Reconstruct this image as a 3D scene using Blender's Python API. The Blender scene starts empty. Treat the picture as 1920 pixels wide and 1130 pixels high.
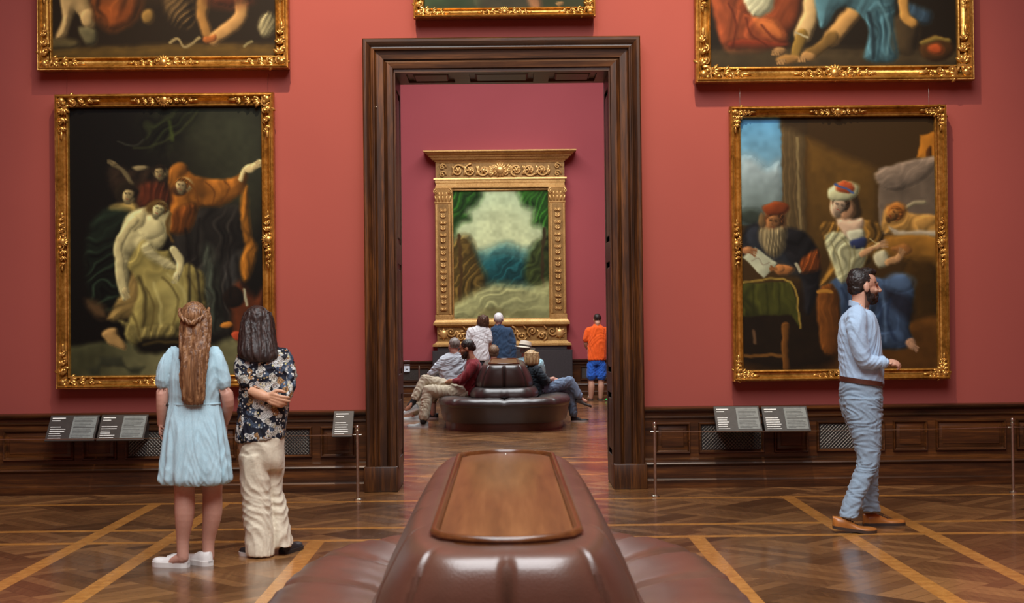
import bpy, bmesh, math, random
import numpy as np
from mathutils import Vector, Matrix

C = bpy.context.scene.collection
PI = math.pi
SC = bpy.context.scene

# ------------------------------------------------------------------ camera
CAM_H = 1.5
FPX = 2667.0
cam = bpy.data.cameras.new('camera'); cam.sensor_width = 36.0; cam.lens = FPX * 36.0 / 1920.0
cam.clip_end = 200
cam_o = bpy.data.objects.new('camera', cam); C.objects.link(cam_o)
CAM_M = Matrix.Translation((0, 0, CAM_H)) @ Matrix.Rotation(-0.0056, 4, 'Z') @ Matrix.Rotation(PI/2 + 0.0131, 4, 'X') @ Matrix.Rotation(-0.0108, 4, 'Z')
cam_o.matrix_world = CAM_M
cam.dof.use_dof = True; cam.dof.focus_distance = 14.0; cam.dof.aperture_fstop = 5.0
SC.camera = cam_o

def at(px, py, Y):
    """photo pixel -> world point on the plane y = Y"""
    d = CAM_M.to_3x3() @ Vector(((px - 960) / FPX, -(py - 565) / FPX, -1.0))
    t = Y / d.y
    return Vector((d.x * t, Y, CAM_H + d.z * t))

# ------------------------------------------------------------------ light and exposure
SC.view_settings.view_transform = 'Standard'
SC.view_settings.look = 'None'
SC.view_settings.gamma = 1.0
SC.view_settings.use_curve_mapping = False
SC.view_settings.exposure = 0.0
w = bpy.data.worlds.new('world'); SC.world = w; w.use_nodes = True
w.node_tree.nodes['Background'].inputs[0].default_value = (1.0, 0.9, 0.8, 1)
w.node_tree.nodes['Background'].inputs[1].default_value = 0.05

def area(name, loc, rot, sx, sy, energy, col):
    l = bpy.data.lights.new(name, 'AREA'); l.shape = 'RECTANGLE'; l.size = sx; l.size_y = sy
    l.energy = energy; l.color = col
    o = bpy.data.objects.new(name, l); C.objects.link(o); o.location = loc; o.rotation_euler = rot
    return o
def spot(name, loc, target, energy, col, angle, blend=0.6, size=0.15):
    l = bpy.data.lights.new(name, 'SPOT'); l.energy = energy; l.color = col
    l.spot_size = angle; l.spot_blend = blend; l.shadow_soft_size = size
    o = bpy.data.objects.new(name, l); C.objects.link(o); o.location = loc
    o.rotation_euler = (Vector(target) - Vector(loc)).to_track_quat('-Z', 'Y').to_euler()
    return o
# laylights in the two ceilings
area('laylight_hall', (0, 3.0, 8.9), (0, 0, 0), 7.0, 10.0, 2150, (0.93, 0.97, 1.0))
area('laylight_cabinet', (0, 20.6, 8.4), (0, 0, 0), 6.0, 9.5, 1450, (0.95, 0.98, 1.0))
# warm picture lamps washing the picture wall
spot('picture_lamp', (-1.4, 8.5, 8.8), (-1.95, 12.7, 3.9), 3250, (1.0, 0.76, 0.50), 0.76, 1.0, 0.10)
spot('picture_lamp', (1.3, 8.5, 8.8), (2.2, 12.7, 3.9), 3200, (1.0, 0.76, 0.50), 0.78, 1.0, 0.10)
spot('picture_lamp', (0.0, 8.5, 8.8), (0, 12.7, 5.0), 380, (1.0, 0.74, 0.46), 0.7, 1.0, 0.10)
spot('altar_lamp', (-2.2, 22.5, 8.1), (0, 28.0, 2.9), 380, (1.0, 0.86, 0.66), 0.6, 0.8, 0.15)
spot('altar_lamp', (2.2, 22.5, 8.1), (0, 28.0, 2.9), 380, (1.0, 0.86, 0.66), 0.6, 0.8, 0.15)

# ------------------------------------------------------------------ node helpers
class NT:
    def __init__(s, name):
        s.m = bpy.data.materials.new(name); s.m.use_nodes = True
        s.t = s.m.node_tree; s.n = s.t.nodes; s.l = s.t.links
        s.b = s.n['Principled BSDF']
    def node(s, kind, **kw):
        n = s.n.new(kind)
        for k, v in kw.items(): setattr(n, k, v)
        return n
    def put(s, sock, v):
        if isinstance(v, bpy.types.NodeSocket): s.l.new(v, sock)
        elif v is not None: sock.default_value = v
    def math(s, op, a, b=None, c=None, clamp=False):
        n = s.node('ShaderNodeMath', operation=op, use_clamp=clamp)
        s.put(n.inputs[0], a); s.put(n.inputs[1], b)
        if c is not None: s.put(n.inputs[2], c)
        return n.outputs[0]
    def obj(s): return s.node('ShaderNodeTexCoord').outputs['Object']
    def map(s, vec, scale=(1, 1, 1), rot=(0, 0, 0), loc=(0, 0, 0)):
        n = s.node('ShaderNodeMapping'); s.put(n.inputs[0], vec)
        n.inputs['Scale'].default_value = scale; n.inputs['Rotation'].default_value = rot; n.inputs['Location'].default_value = loc
        return n.outputs[0]
    def noise(s, vec, scale, detail=3, rough=0.5, dist=0.0):
        n = s.node('ShaderNodeTexNoise'); s.put(n.inputs['Vector'], vec)
        n.inputs['Scale'].default_value = scale; n.inputs['Detail'].default_value = detail
        n.inputs['Roughness'].default_value = rough; n.inputs['Distortion'].default_value = dist
        return n.outputs[0]
    def ramp(s, fac, stops, interp='LINEAR'):
        n = s.node('ShaderNodeValToRGB'); s.put(n.inputs[0], fac); n.color_ramp.interpolation = interp
        e = n.color_ramp.elements
        while len(e) < len(stops): e.new(0.5)
        for i, (p, c) in enumerate(stops):
            e[i].position = p; e[i].color = (c[0], c[1], c[2], 1)
        return n.outputs[0]
    def mix(s, fac, a, b, blend='MIX'):
        n = s.node('ShaderNodeMix', data_type='RGBA', blend_type=blend)
        s.put(n.inputs[0], fac)
        for i, v in ((6, a), (7, b)):
            if isinstance(v, tuple): v = (v[0], v[1], v[2], 1)
            s.put(n.inputs[i], v)
        return n.outputs[2]
    def bump(s, h, strength=0.3, dist=0.01):
        n = s.node('ShaderNodeBump'); s.put(n.inputs['Height'], h)
        n.inputs['Strength'].default_value = strength; n.inputs['Distance'].default_value = dist
        s.l.new(n.outputs[0], s.b.inputs['Normal'])
    def set(s, color=None, rough=None, metal=None, spec=None, coat=None, coat_rough=None, sheen=None):
        i = s.b.inputs
        if color is not None: s.put(i['Base Color'], color if isinstance(color, bpy.types.NodeSocket) else (color[0], color[1], color[2], 1))
        if rough is not None: s.put(i['Roughness'], rough)
        if metal is not None: i['Metallic'].default_value = metal
        if spec is not None: i['Specular IOR Level'].default_value = spec
        if coat is not None: i['Coat Weight'].default_value = coat
        if coat_rough is not None: i['Coat Roughness'].default_value = coat_rough
        if sheen is not None: i['Sheen Weight'].default_value = sheen
        return s.m

def srgb(r, g, b):
    f = lambda c: (c / 255 / 12.92) if c / 255 <= 0.04045 else ((c / 255 + 0.055) / 1.055) ** 2.4
    return (f(r), f(g), f(b))

def mat_plain(name, col, rough=0.6, metal=0.0, var=0.15, scale=30, bump=0.0, **kw):
    t = NT(name); nz = t.noise(t.obj(), scale, 4)
    a = tuple(c * (1 - var) for c in col); b = tuple(min(1, c * (1 + var)) for c in col)
    c = t.ramp(nz, [(0.3, a), (0.7, b)])
    if bump: t.bump(nz, bump, 0.004)
    return t.set(color=c, rough=rough, metal=metal, **kw)

def mat_wood(name, dark, mid, light, axis='Z', rough=0.32, coat=0.3, fine=1.0):
    t = NT(name)
    sc = {'Z': (9, 9, 0.55), 'X': (0.55, 9, 9), 'Y': (9, 0.55, 9)}[axis]
    v = t.map(t.obj(), sc)
    n1 = t.noise(v, 1.6 * fine, 5, 0.6, 0.4); n2 = t.noise(v, 8 * fine, 3, 0.6)
    f = t.math('ADD', t.math('MULTIPLY', n1, 0.7), t.math('MULTIPLY', n2, 0.3))
    c = t.ramp(f, [(0.32, dark), (0.5, mid), (0.68, light)])
    t.bump(n2, 0.08, 0.002)
    return t.set(color=c, rough=rough, coat=coat, coat_rough=0.2, spec=0.35)

def mat_fabric(name, col, var=0.18, scale=60, wr=14, bump=0.25, rough=0.85):
    t = NT(name); o = t.obj()
    n1 = t.noise(o, scale, 3); n2 = t.noise(o, wr, 3, 0.55, 0.6)
    a = tuple(c * (1 - var) for c in col); b = tuple(min(1, c * (1 + var)) for c in col)
    c = t.ramp(n1, [(0.3, a), (0.7, b)])
    t.bump(n2, bump, 0.02)
    return t.set(color=c, rough=rough, spec=0.25, sheen=0.15)

# ------------------------------------------------------------------ mesh helpers
class MB:
    def __init__(s): s.v = []; s.f = []
    def add(s, vs, fs):
        k = len(s.v); s.v += [tuple(p) for p in vs]; s.f += [tuple(i + k for i in f) for f in fs]; return s
    def box(s, x0, x1, y0, y1, z0, z1):
        return s.add([(x0, y0, z0), (x1, y0, z0), (x1, y1, z0), (x0, y1, z0), (x0, y0, z1), (x1, y0, z1), (x1, y1, z1), (x0, y1, z1)],
                     [(0, 3, 2, 1), (4, 5, 6, 7), (0, 1, 5, 4), (1, 2, 6, 5), (2, 3, 7, 6), (3, 0, 4, 7)])
    def rings(s, rings, caps=True, closed=False):
        n = len(rings[0]); vs = [p for r in rings for p in r]; fs = []
        m = len(rings)
        for i in range(m if closed else m - 1):
            a, b = i * n, ((i + 1) % m) * n
            for k in range(n):
                q = (k + 1) % n
                fs.append((a + k, a + q, b + q, b + k))
        if caps and not closed:
            fs.append(tuple(range(n - 1, -1, -1))); fs.append(tuple(range((m - 1) * n, m * n)))
        return s.add(vs, fs)
    def tube(s, pts, radii, n=10, ref=None, closed=False, round_caps=True):
        """radii: float or (ra, rb); ra lies along ref x tangent"""
        pts = [Vector(p) for p in pts]; R = []
        if isinstance(radii, (int, float)): radii = [radii] * len(pts)
        radii = [r if isinstance(r, tuple) else (r, r) for r in radii]
        m = len(pts); tang = []
        for i in range(m):
            if closed: d = pts[(i + 1) % m] - pts[i - 1]
            else: d = pts[min(i + 1, m - 1)] - pts[max(i - 1, 0)]
            tang.append(d.normalized() if d.length > 1e-9 else Vector((0, 0, 1)))
        if ref is None:
            ref = Vector((0, 1, 0)) if abs(tang[0].y) < 0.8 else Vector((1, 0, 0))
        ref = Vector(ref)
        def ring(c, t, ra, rb):
            u = ref.cross(t)
            if u.length < 1e-4: u = Vector((1, 0, 0)).cross(t)
            u.normalize(); v = t.cross(u)
            return [c + u * (ra * math.cos(2 * PI * k / n)) + v * (rb * math.sin(2 * PI * k / n)) for k in range(n)]
        if not closed and round_caps:
            for a in (0.35, 0.75):
                r0 = radii[0]; e = min(r0)
                R.append(ring(pts[0] - tang[0] * e * math.sqrt(1 - a * a), tang[0], r0[0] * a, r0[1] * a))
        for p, t, r in zip(pts, tang, radii): R.append(ring(p, t, r[0], r[1]))
        if not closed and round_caps:
            for a in (0.75, 0.35):
                r0 = radii[-1]; e = min(r0)
                R.append(ring(pts[-1] + tang[-1] * e * math.sqrt(1 - a * a), tang[-1], r0[0] * a, r0[1] * a))
        return s.rings(R, True, closed)
    def ell(s, c, r, n=12, m=8, M=None):
        c = Vector(c); rr = r if isinstance(r, (tuple, list)) else (r, r, r)
        R = []
        for j in range(1, m):
            ph = PI * j / m; ring = []
            for k in range(n):
                th = 2 * PI * k / n
                p = Vector((rr[0] * math.sin(ph) * math.cos(th), rr[1] * math.sin(ph) * math.sin(th), -rr[2] * math.cos(ph)))
                ring.append(c + (M @ p if M is not None else p))
            R.append(ring)
        k0 = len(s.v); s.rings(R, False)
        t = Vector((0, 0, rr[2])); b = -t
        if M is not None: t = M @ t; b = M @ b
        s.v += [tuple(c + b), tuple(c + t)]; ib = len(s.v) - 2; it = ib + 1
        for k in range(n):
            q = (k + 1) % n
            s.f.append((k0 + q, k0 + k, ib)); s.f.append((k0 + (m - 2) * n + k, k0 + (m - 2) * n + q, it))
        return s
    def lathe(s, c, prof, n=20):
        c = Vector(c)
        return s.rings([[c + Vector((r * math.cos(2 * PI * k / n), r * math.sin(2 * PI * k / n), z)) for k in range(n)] for r, z in prof])
    def frame(s, cx, cz, w, h, y, prof):
        """mitred frame in the xz plane; prof = (outward offset, height towards the camera)"""
        R = []
        for sx, sz in ((-1, -1), (1, -1), (1, 1), (-1, 1)):
            R.append([(cx + sx * (w / 2 + u), y - t, cz + sz * (h / 2 + u)) for u, t in prof])
        return s.rings(R, False, True)
    def build(s, name, mat=None, parent=None, smooth=35, bevel=0.0, loc=None, segs=2):
        me = bpy.data.meshes.new(name); me.from_pydata(s.v, [], s.f)
        bm = bmesh.new(); bm.from_mesh(me)
        bmesh.ops.recalc_face_normals(bm, faces=bm.faces)
        if bevel:
            es = [e for e in bm.edges if len(e.link_faces) == 2 and e.calc_face_angle(0) > 0.6]
            bmesh.ops.bevel(bm, geom=es, offset=bevel, segments=segs, profile=0.5, affect='EDGES')
        bm.to_mesh(me); bm.free()
        return link(me, name, mat, parent, smooth, loc)

def link(me, name, mat=None, parent=None, smooth=35, loc=None):
    if smooth:
        me.polygons.foreach_set('use_smooth', [True] * len(me.polygons))
        if smooth < 170: me.set_sharp_from_angle(angle=math.radians(smooth))
    if mat: me.materials.append(mat)
    o = bpy.data.objects.new(name, me); C.objects.link(o)
    if parent:
        o.parent = parent
        if loc is None: o.location = -parent.location          # meshes are written in world space
        else: o.location = loc
        p = parent.parent
        if p and loc is None: o.location = -parent.location - p.location if False else -world_loc(parent)
    elif loc is not None: o.location = loc
    return o

def world_loc(o):
    v = Vector(o.location)
    while o.parent: o = o.parent; v += o.location
    return v

def tag(o, label, cat, group=None, kind=None):
    o['label'] = label; o['category'] = cat
    if group: o['group'] = group
    if kind: o['kind'] = kind
    return o
def thing(name, label, cat, loc, group=None):
    o = bpy.data.objects.new(name, None); C.objects.link(o); o.location = loc
    o.empty_display_size = 0.1
    return tag(o, label, cat, group)
def struct(o): o['kind'] = 'structure'; return o

def catmull(pts, sub=6, closed=False):
    pts = [Vector(p) for p in pts]; out = []; n = len(pts)
    rng = range(n) if closed else range(n - 1)
    for i in rng:
        if closed: p0, p1, p2, p3 = pts[i - 1], pts[i], pts[(i + 1) % n], pts[(i + 2) % n]
        else: p0, p1, p2, p3 = pts[max(i - 1, 0)], pts[i], pts[i + 1], pts[min(i + 2, n - 1)]
        for k in range(sub):
            t = k / sub
            out.append(0.5 * ((2 * p1) + (p2 - p0) * t + (2 * p0 - 5 * p1 + 4 * p2 - p3) * t * t + (3 * p1 - p0 - 3 * p2 + p3) * t ** 3))
    if not closed: out.append(pts[-1])
    return out

# ------------------------------------------------------------------ materials of the setting
def mat_wall(name, a, b):
    t = NT(name); o = t.obj()
    c = t.ramp(t.noise(o, 0.8, 3), [(0.3, a), (0.7, b)])
    t.bump(t.noise(o, 180, 2), 0.05, 0.002)
    return t.set(color=c, rough=0.75, spec=0.25)
M_RED = mat_wall('red_wall_paint', (0.243, 0.052, 0.041), (0.263, 0.057, 0.045))
M_CRIM = mat_wall('crimson_wall_paint', (0.29, 0.056, 0.064), (0.31, 0.061, 0.070))
M_CEIL = mat_wall('ceiling_plaster', (0.62, 0.58, 0.50), (0.66, 0.61, 0.53))
M_CASE = mat_wood('walnut_casing', (0.006, 0.0024, 0.0010), (0.034, 0.0115, 0.003), (0.125, 0.043, 0.008), 'Z', 0.42, 0.06)
M_CASEX = mat_wood('walnut_casing_head', (0.012, 0.005, 0.002), (0.045, 0.017, 0.005), (0.11, 0.044, 0.013), 'X', 0.38, 0.15)
M_WAIN = mat_wood('walnut_wainscot', (0.010, 0.0038, 0.0014), (0.044, 0.0145, 0.0036), (0.112, 0.038, 0.0075), 'X', 0.36, 0.12)
M_BRASS = mat_plain('antique_brass', (0.46, 0.43, 0.36), 0.32, 1.0)
M_LATT = mat_plain('grille_metal', (0.32, 0.30, 0.27), 0.4, 0.9)
M_DARK = mat_plain('grille_void', (0.006, 0.005, 0.005), 0.8)

def mat_floor():
    t = NT('oak_parquet'); o = t.obj()
    sp = t.node('ShaderNodeSeparateXYZ'); t.put(sp.inputs[0], o)
    x, y = sp.outputs[0], sp.outputs[1]
    m = t.math
    S = 0.62
    u = m('MULTIPLY', m('ADD', x, y), 0.7071 / S); v = m('MULTIPLY', m('SUBTRACT', x, y), 0.7071 / S)
    iu, iv = m('FLOOR', u), m('FLOOR', v)
    fu, fv = m('SUBTRACT', u, iu), m('SUBTRACT', v, iv)
    par = m('MODULO', m('ABSOLUTE', m('ADD', iu, iv)), 2.0)      # 0 / 1: grain direction
    q = m('ADD', m('MULTIPLY', fu, par), m('MULTIPLY', fv, m('SUBTRACT', 1.0, par)))
    pl = m('FLOOR', m('MULTIPLY', q, 6.0))
    cv = t.node('ShaderNodeCombineXYZ'); t.put(cv.inputs[0], iu); t.put(cv.inputs[1], iv); t.put(cv.inputs[2], pl)
    wn = t.node('ShaderNodeTexWhiteNoise', noise_dimensions='3D'); t.put(wn.inputs[0], cv.outputs[0])
    cb = t.node('ShaderNodeCombineXYZ'); t.put(cb.inputs[0], iu); t.put(cb.inputs[1], iv)
    wb = t.node('ShaderNodeTexWhiteNoise', noise_dimensions='2D'); t.put(wb.inputs[0], cb.outputs[0])
    gv = t.node('ShaderNodeCombineXYZ')
    mixd = t.node('ShaderNodeMix', data_type='VECTOR')
    t.put(mixd.inputs[0], par)
    t.put(mixd.inputs[4], t.map(o, (3, 40, 1), (0, 0, PI / 4))); t.put(mixd.inputs[5], t.map(o, (40, 3, 1), (0, 0, PI / 4)))
    gr = t.noise(mixd.outputs[1], 1.0, 4, 0.6, 0.3)
    big = t.noise(o, 0.9, 2)
    f = m('ADD', m('ADD', m('MULTIPLY', wn.outputs[0], 0.26), m('MULTIPLY', wb.outputs[0], 0.22)), m('ADD', m('MULTIPLY', gr, 0.30), m('MULTIPLY', big, 0.22)))
    wood = t.ramp(f, [(0.30, (0.064, 0.0275, 0.0105)), (0.48, (0.142, 0.064, 0.024)), (0.64, (0.245, 0.115, 0.041)), (0.80, (0.36, 0.175, 0.060))])
    # plank gaps
    fp = m('SUBTRACT', m('MULTIPLY', q, 6.0), pl)
    gap = m('LESS_THAN', m('MINIMUM', fp, m('SUBTRACT', 1.0, fp)), 0.035)
    wood = t.mix(m('MULTIPLY', gap, 0.5), wood, (0.02, 0.008, 0.004))
    # pale inlaid bands
    masks = None
    ax = m('ABSOLUTE', x)
    def band(s, c, hw):
        return m('LESS_THAN', m('ABSOLUTE', m('SUBTRACT', s, c)), hw)
    bands = [band(ax, 1.30, 0.055), band(ax, 2.35, 0.055), band(ax, 2.92, 0.055), band(ax, 5.4, 0.055)]
    front = m('LESS_THAN', y, 11.96)
    bands = [m('MULTIPLY', b, front) for b in bands]
    bands[0] = m('MULTIPLY', bands[0], m('LESS_THAN', y, 9.8))
    for yy in (11.90, 10.38, 9.80, 4.2, 3.6, 13.80, 14.95, 15.50, 26.6):
        bands.append(band(y, yy, 0.045 if yy > 8 else 0.055))
    mask = bands[0]
    for b in bands[1:]: mask = m('MAXIMUM', mask, b)
    bandc = t.ramp(t.noise(t.map(o, (6, 6, 1)), 2.5, 3), [(0.3, (0.36, 0.145, 0.030)), (0.7, (0.52, 0.235, 0.055))])
    col = t.mix(mask, wood, bandc)
    t.bump(m('ADD', t.noise(o, 2.2, 2), m('MULTIPLY', gap, -0.25)), 0.05, 0.01)
    rg = t.ramp(t.noise(o, 3.5, 3), [(0.3, (0.20,) * 3), (0.7, (0.30,) * 3)])
    return t.set(color=col, rough=rg, spec=0.5, coat=0.35, coat_rough=0.12)
M_FLOOR = mat_floor()

# ------------------------------------------------------------------ room shell
Y_WALL, Y_BACK, Y_FAR = 12.75, 13.25, 28.3
HX, HZ = 7.6, 9.2            # half width and height of the hall
OPX, OPZ = 0.960, 3.735      # door opening
f = MB().box(-HX, HX, -4, 29.0, -0.2, 0.0).build('floor', M_FLOOR); struct(f)
wb = MB()
wb.box(-HX, -OPX, Y_WALL, Y_BACK, 0, HZ).box(OPX, HX, Y_WALL, Y_BACK, 0, HZ).box(-OPX, OPX, Y_WALL, Y_BACK, OPZ, HZ)
struct(wb.build('wall_back', M_RED, smooth=0))
struct(MB().box(-HX - 0.3, -HX, -4, Y_BACK, 0, HZ).build('wall_left', M_RED, smooth=0))
struct(MB().box(HX, HX + 0.3, -4, Y_BACK, 0, HZ).build('wall_right', M_RED, smooth=0))
struct(MB().box(-HX, HX, -4.3, -4, 0, HZ).build('wall_front', M_RED, smooth=0))
struct(MB().box(-HX - 0.3, HX + 0.3, -4.3, Y_BACK, HZ, HZ + 0.2).build('ceiling', M_CEIL, smooth=0))
struct(MB().box(-6.5, 6.5, Y_FAR, Y_FAR + 0.3, 0, 8.7).build('wall_far', M_CRIM, smooth=0))
struct(MB().box(-6.8, -6.5, Y_BACK, Y_FAR, 0, 8.7).build('wall_far_left', M_CRIM, smooth=0))
struct(MB().box(6.5, 6.8, Y_BACK, Y_FAR, 0, 8.7).build('wall_far_right', M_CRIM, smooth=0))
struct(MB().box(-6.8, 6.8, Y_BACK, Y_FAR, 8.7, 8.9).build('ceiling_far', M_CEIL, smooth=0))

# ------------------------------------------------------------------ door casing
Y_CASE = 12.55
d1 = bpy.data.objects.new('door_1', None); C.objects.link(d1); d1.location = (0, 12.6, 0); struct(d1)
CP = [(0.0, 0.0), (0.0, 0.155), (0.006, 0.170), (0.055, 0.176), (0.066, 0.168), (0.070, 0.140), (0.082, 0.132), (0.090, 0.150),
      (0.150, 0.156), (0.160, 0.164), (0.168, 0.186), (0.180, 0.190), (0.186, 0.178), (0.196, 0.176), (0.214, 0.200), (0.236, 0.212), (0.258, 0.212), (0.270, 0.196), (0.274, 0.0)]
# sides (legs) and head, mitred
def casing():
    L, H = MB(), MB()
    for sx in (-1, 1):
        r0 = [(sx * (OPX + u), Y_WALL - t, 0.20) for u, t in CP]; r1 = [(sx * (OPX + u), Y_WALL - t, OPZ + u) for u, t in CP]
        m_ = MB(); m_.rings([r0, r1], True)
        m_.build('casing', M_CASE, d1, smooth=25)
    r0 = [(-(OPX + u), Y_WALL - t, OPZ + u) for u, t in CP]; r1 = [((OPX + u), Y_WALL - t, OPZ + u) for u, t in CP]
    H.rings([r0, r1], True); H.build('casing_head', M_CASEX, d1, smooth=25)
    for sx in (-1, 1):
        a, b = sorted((sx * (OPX - 0.010), sx * (OPX + 0.288)))
        p = MB().box(a, b, Y_WALL - 0.222, Y_BACK - 0.001, 0, 0.225); p.build('plinth', M_CASE, d1, bevel=0.012)
    # lining of the passage: panelled jambs and soffit
    for sx in (-1, 1):
        j = MB()
        fx = lambda a: sx * (OPX + (0.004 if sx > 0 else 0) - a)
        def bx(a0, a1, y0, y1, z0, z1):
            x0, x1 = sorted((fx(a0), fx(a1))); j.box(x0, x1, y0, y1, z0, z1)
        ya, yb = Y_WALL - 0.15, Y_BACK - 0.002
        bx(-0.006, 0.004, ya, yb, 0.2, OPZ)
        bx(0.003, 0.015, ya, ya + 0.11, 0.2, OPZ - 0.032); bx(0.003, 0.015, yb - 0.11, yb, 0.2, OPZ - 0.032)
        for z0, z1 in ((0.2, 0.28), (0.84, 1.02), (2.02, 2.20), (3.58, OPZ - 0.032)): bx(0.003, 0.0148, ya + 0.1101, yb - 0.1101, z0, z1)
        j.build('jamb', M_CASE, d1, smooth=0)
        for z0, z1 in ((0.33, 0.79), (1.07, 1.97), (2.25, 3.53)):
            k = MB(); x0, x1 = sorted((fx(0.003), fx(0.013)))
            k.box(x0, x1, ya + 0.16, yb - 0.16, z0, z1); k.build('jamb_panel', M_CASE, d1, bevel=0.008, segs=1)
    s = MB()
    ya, yb = Y_WALL - 0.15, Y_BACK
    yb -= 0.002
    s.box(-OPX, OPX, ya, yb, OPZ - 0.008, OPZ)
    s.box(-OPX, OPX, ya, ya + 0.10, OPZ - 0.03, OPZ - 0.0081).box(-OPX, OPX, yb - 0.10, yb, OPZ - 0.03, OPZ - 0.0081)
    for xc, hw in ((-0.905, 0.05), (-0.36, 0.07), (0.36, 0.07), (0.905, 0.05)):
        s.box(xc - hw, xc + hw, ya + 0.1001, yb - 0.1001, OPZ - 0.030, OPZ - 0.0081)
    s.build('soffit', M_CASEX, d1, smooth=0)
    for a, b in ((-0.80, -0.48), (-0.24, 0.24), (0.48, 0.80)):
        MB().box(a, b, ya + 0.15, yb - 0.15, OPZ - 0.028, OPZ - 0.006).build('soffit_panel', M_CASEX, d1, bevel=0.018, segs=1)
    MB().ell((-1.115, Y_WALL - 0.165, 3.40), (0.007, 0.008, 0.007)).build('screw', M_BRASS, d1)
casing()

# ------------------------------------------------------------------ wainscot
WP = [(0.0, 0.0), (0.168, 0.0), (0.168, 0.070), (0.158, 0.082), (0.140, 0.086), (0.136, 0.190), (0.150, 0.200), (0.158, 0.212), (0.150, 0.224), (0.128, 0.232), (0.128, 0.246), (0.112, 0.252), (0.100, 0.262),
      (0.095, 0.262), (0.095, 0.610), (0.108, 0.616), (0.112, 0.628), (0.106, 0.636), (0.100, 0.640), (0.100, 0.664), (0.118, 0.672), (0.142, 0.684), (0.150, 0.696), (0.150, 0.708), (0.120, 0.714), (0.0, 0.714)]
def wainscot(name, x0, x1, yw, panels, sgn=1, detail=True):
    """panels: list of (xa, xb, kind)"""
    w_ = MB(); w_.rings([[(x0, yw - t, z) for t, z in WP], [(x1, yw - t, z) for t, z in WP]], True)
    o = w_.build(name, M_WAIN, None, smooth=25); struct(o)
    fy = yw - 0.095
    for a, b, kind in panels:
        a, b = sorted((sgn * a, sgn * b))
        cx, cz, ww, hh = (a + b) / 2, 0.437, b - a - 0.05, 0.268 - 0.05
        p = MB()
        p.frame(cx, cz, ww, hh, fy, [(-0.001, -0.004), (-0.001, 0.002), (0.006, 0.010), (0.014, 0.024), (0.022, 0.026), (0.027, 0.012), (0.030, -0.004)])
        p.build('panel_frame', M_WAIN, o, smooth=25)
        if kind == 'g':
            MB().box(a + 0.022, b - 0.022, fy - 0.003, fy + 0.002, cz - hh / 2 - 0.002, cz + hh / 2 + 0.002).build('grille_backing', M_DARK, o, smooth=0)
            g = MB(); st = 0.031
            x0_, x1_, z0_, z1_ = a + 0.03, b - 0.03, cz - hh / 2 + 0.004, cz + hh / 2 - 0.004
            for s_ in (1, -1):
                c = -3.0
                for i in range(int((x1_ - x0_ + 2) / st)):
                    xs = x0_ - 0.4 + i * st
                    # line x = xs + s*(z - z0) clipped to the rectangle
                    q = []
                    za, zb = z0_, z1_
                    xa_, xb_ = (xs, xs + (z1_ - z0_)) if s_ == 1 else (xs + (z1_ - z0_), xs)
                    if max(xa_, xb_) <= x0_ or min(xa_, xb_) >= x1_: continue
                    def clip(xa_, za, xb_, zb):
                        dx = xb_ - xa_
                        t0, t1 = 0.0, 1.0
                        ta, tb = (x0_ - xa_) / dx, (x1_ - xa_) / dx
                        if ta > tb: ta, tb = tb, ta
                        t0, t1 = max(t0, ta), min(t1, tb)
                        if t1 - t0 < 0.02: return None
                        return (xa_ + dx * t0, za + (zb - za) * t0), (xa_ + dx * t1, za + (zb - za) * t1)
                    c_ = clip(xa_, za, xb_, zb)
                    if c_: g.tube([(c_[0][0], fy - 0.006 - 0.003 * s_, c_[0][1]), (c_[1][0], fy - 0.006 - 0.003 * s_, c_[1][1])], 0.0030, 4, round_caps=False)
            g.build('grille', M_LATT, o)
        else:
            # raised field
            k = MB(); e = 0.0
            k.frame(cx, cz, ww - 0.07, hh - 0.07, fy, [(-0.2 * min(ww, hh), 0.013), (0.0, 0.014), (0.004, 0.010), (0.030, 0.002), (0.034, -0.002)])
            k.add([(cx - (ww - 0.07) / 2 + 0.0, fy - 0.0138, cz - (hh - 0.07) / 2), (cx + (ww - 0.07) / 2, fy - 0.0138, cz - (hh - 0.07) / 2), (cx + (ww - 0.07) / 2, fy - 0.0138, cz + (hh - 0.07) / 2), (cx - (ww - 0.07) / 2, fy - 0.0138, cz + (hh - 0.07) / 2)], [(0, 1, 2, 3)])
            k.build('raised_panel', M_WAIN, o, smooth=25)
    return o
PN = [(1.33, 1.64, 'p'), (1.72, 2.30, 'g'), (2.39, 2.69, 'p'), (2.77, 3.37, 'g'), (3.45, 3.75, 'p'), (3.83, 4.45, 'p'), (4.55, 4.85, 'p'), (4.93, 5.53, 'g')]
wainscot('baseboard_right', OPX + 0.27, HX, Y_WALL, PN, 1)
wainscot('baseboard_left', -HX, -OPX - 0.27, Y_WALL, PN, -1)
PF = [(1.5, 2.1, 'g'), (2.2, 2.5, 'p'), (-2.1, -1.5, 'g'), (-2.5, -2.2, 'p')]
wainscot('baseboard_far', -6.5, 6.5, Y_FAR, PF, 1)

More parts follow.
